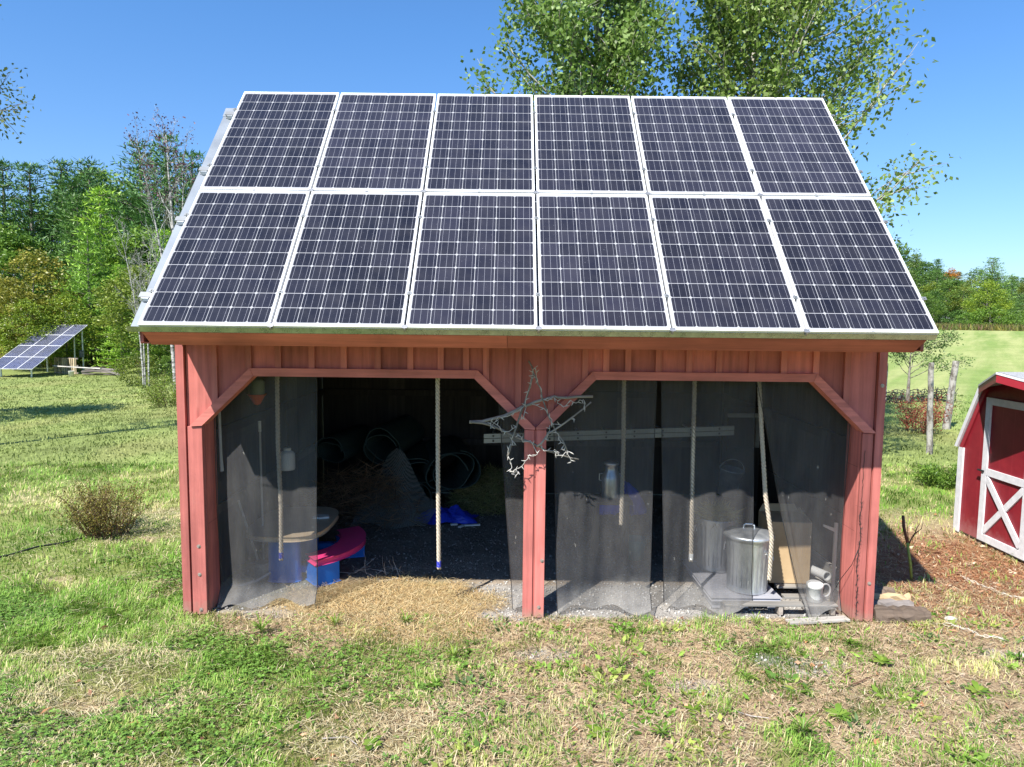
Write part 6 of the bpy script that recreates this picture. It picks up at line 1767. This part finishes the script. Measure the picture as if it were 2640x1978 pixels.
plant('pine', 60.6, 84.6, 9.2, (1.25, 1.25, .75), 'lone tall yellow-green tree rising above the hill at the right', 'r', 156, 1.5)
plant('broad', 58.8, 82.5, 6.2, (1.7, 1.5, .7), 'bright yellow-green crown in front of the lone tall tree', 'r', 151, 1.2)
plant('shrub', 57.9, 80.4, 2.9, (1.1, 1.2, .8), 'big round bush at the field edge below the lone tall tree', 'r', 152, 1.5)
plant('shrub', 60.4, 79.4, 2.4, (1.0, 1.1, .8), 'round bush at the field edge near the right picture edge', 'r', 153, 1.5)
plant('shrub', 55.8, 81.4, 2.2, (.95, 1.1, .8), 'round bush at the field edge left of the biggest bush', 'r', 154, 1.3)

# rough growth at the two field edges: uncountable, one object each
def rough(name, n, pos, hmin, hmax, cols, label, seed):
    rng = np.random.default_rng(seed)
    x, y = pos(rng, n)
    P = np.stack([x, y, gz(x, y) - .05], 1)
    A = np.stack([rng.normal(0, .3, n), rng.normal(0, .3, n), np.ones(n)], 1)
    V, F = leaf_arrays(P, A, rng.uniform(hmin, hmax, n), rng.uniform(.05, .14, n), rng, .05)
    C = np.repeat(np.array(cols)[rng.integers(0, len(cols), n)] * rng.uniform(.6, 1.2, (n, 1)), 4, 0)
    tag(link(name, np_mesh(name, V, F, M['straw'], gcol=C)), label, 'wild growth', kind='stuff')
def pl_left(rng, n):
    t = rng.random(n); w = rng.random(n); a = np.array([-52.0, 34.2]); b = np.array([-16, 33.5])
    return a[0] + (b[0] - a[0]) * t + rng.normal(0, .5, n), 50 + 6 * w + 1.2 * np.sin(t * 9)
rough('tall_grass', 12000, pl_left, .5, 1.3, [(0.34, 0.30, 0.11), (0.22, 0.25, 0.06), (0.42, 0.35, 0.14), (0.36, 0.33, 0.05)], 'tall tan grass and goldenrod where the left lawn meets the wood', 1)
def pl_right(rng, n):
    az = np.radians(rng.uniform(22, 42, n)); r = rng.uniform(98, 107, n)
    return -.17 + r * np.sin(az), -6.2 + r * np.cos(az)
rough('field_weeds', 14000, pl_right, .25, 1.0, [(0.17, 0.10, 0.07), (0.24, 0.21, 0.05), (0.14, 0.16, 0.04), (0.12, 0.15, 0.035)], 'reddish and yellow weeds along the far edge of the hay field', 2)

# ------------------------------------------------------------------ light, sky, camera
EL, AZS = R(50.8), R(214.4)
w = bpy.data.worlds.new('World'); scene.world = w; w.use_nodes = True
nt = w.node_tree; bg = nt.nodes['Background']
sky = nt.nodes.new('ShaderNodeTexSky'); sky.sky_type = 'NISHITA'; sky.sun_disc = False
sky.sun_elevation = EL; sky.sun_rotation = AZS; sky.altitude = 100; sky.air_density = 1.0; sky.dust_density = 0.6; sky.ozone_density = 2.5
tint = nt.nodes.new('ShaderNodeMix'); tint.data_type = 'RGBA'; tint.blend_type = 'MULTIPLY'; tint.inputs[0].default_value = 1.0
tc = nt.nodes.new('ShaderNodeTexCoord'); sx = nt.nodes.new('ShaderNodeSeparateXYZ'); nt.links.new(tc.outputs['Generated'], sx.inputs[0])
rp = nt.nodes.new('ShaderNodeValToRGB'); rp.color_ramp.elements[0].position = 0.02; rp.color_ramp.elements[0].color = (0.74, 0.88, 1.12, 1)
rp.color_ramp.elements[1].position = 0.36; rp.color_ramp.elements[1].color = (0.60, 0.98, 1.32, 1)
nt.links.new(sx.outputs[2], rp.inputs[0]); nt.links.new(rp.outputs[0], tint.inputs[7])
nt.links.new(sky.outputs[0], tint.inputs[6]); nt.links.new(tint.outputs[2], bg.inputs[0]); bg.inputs[1].default_value = 0.083
sl = bpy.data.lights.new('sun', 'SUN'); sl.energy = 5.0; sl.angle = R(0.55); sl.color = (1.0, 0.955, 0.88)
so = bpy.data.objects.new('sun', sl); COL.objects.link(so)
sd = Vector((math.sin(AZS) * math.cos(EL), math.cos(AZS) * math.cos(EL), math.sin(EL)))
so.rotation_euler = (-sd).to_track_quat('-Z', 'Y').to_euler(); so.location = sd * 30
cd = bpy.data.cameras.new('camera'); cam = bpy.data.objects.new('camera', cd); COL.objects.link(cam)
cd.sensor_fit = 'HORIZONTAL'; cd.sensor_width = 36; cd.lens = 1828.74 / 2640 * 36; cd.clip_end = 3000; cd.clip_start = 0.05
yaw, pit, rol = 0.0006, 0.0915, 0.0105
fwv = Vector((math.sin(yaw) * math.cos(pit), math.cos(yaw) * math.cos(pit), -math.sin(pit)))
rtv = Vector((math.cos(yaw), -math.sin(yaw), 0)); upv = rtv.cross(fwv)
r2 = rtv * math.cos(rol) + upv * math.sin(rol); u2 = -rtv * math.sin(rol) + upv * math.cos(rol)
cam.matrix_world = Matrix(((r2.x, u2.x, -fwv.x, -0.171), (r2.y, u2.y, -fwv.y, -6.2095), (r2.z, u2.z, -fwv.z, 2.6859), (0, 0, 0, 1)))
scene.camera = cam
vs = scene.view_settings
vs.view_transform = 'Standard'; vs.look = 'None'; vs.exposure = 1.0; vs.gamma = 1.0; vs.use_curve_mapping = False
scene.render.engine = 'CYCLES'
cy = scene.cycles
cy.max_bounces = 8; cy.diffuse_bounces = 3; cy.glossy_bounces = 3; cy.transmission_bounces = 4; cy.transparent_max_bounces = 16
cy.use_denoising = True
cy.caustics_reflective = False; cy.caustics_refractive = False
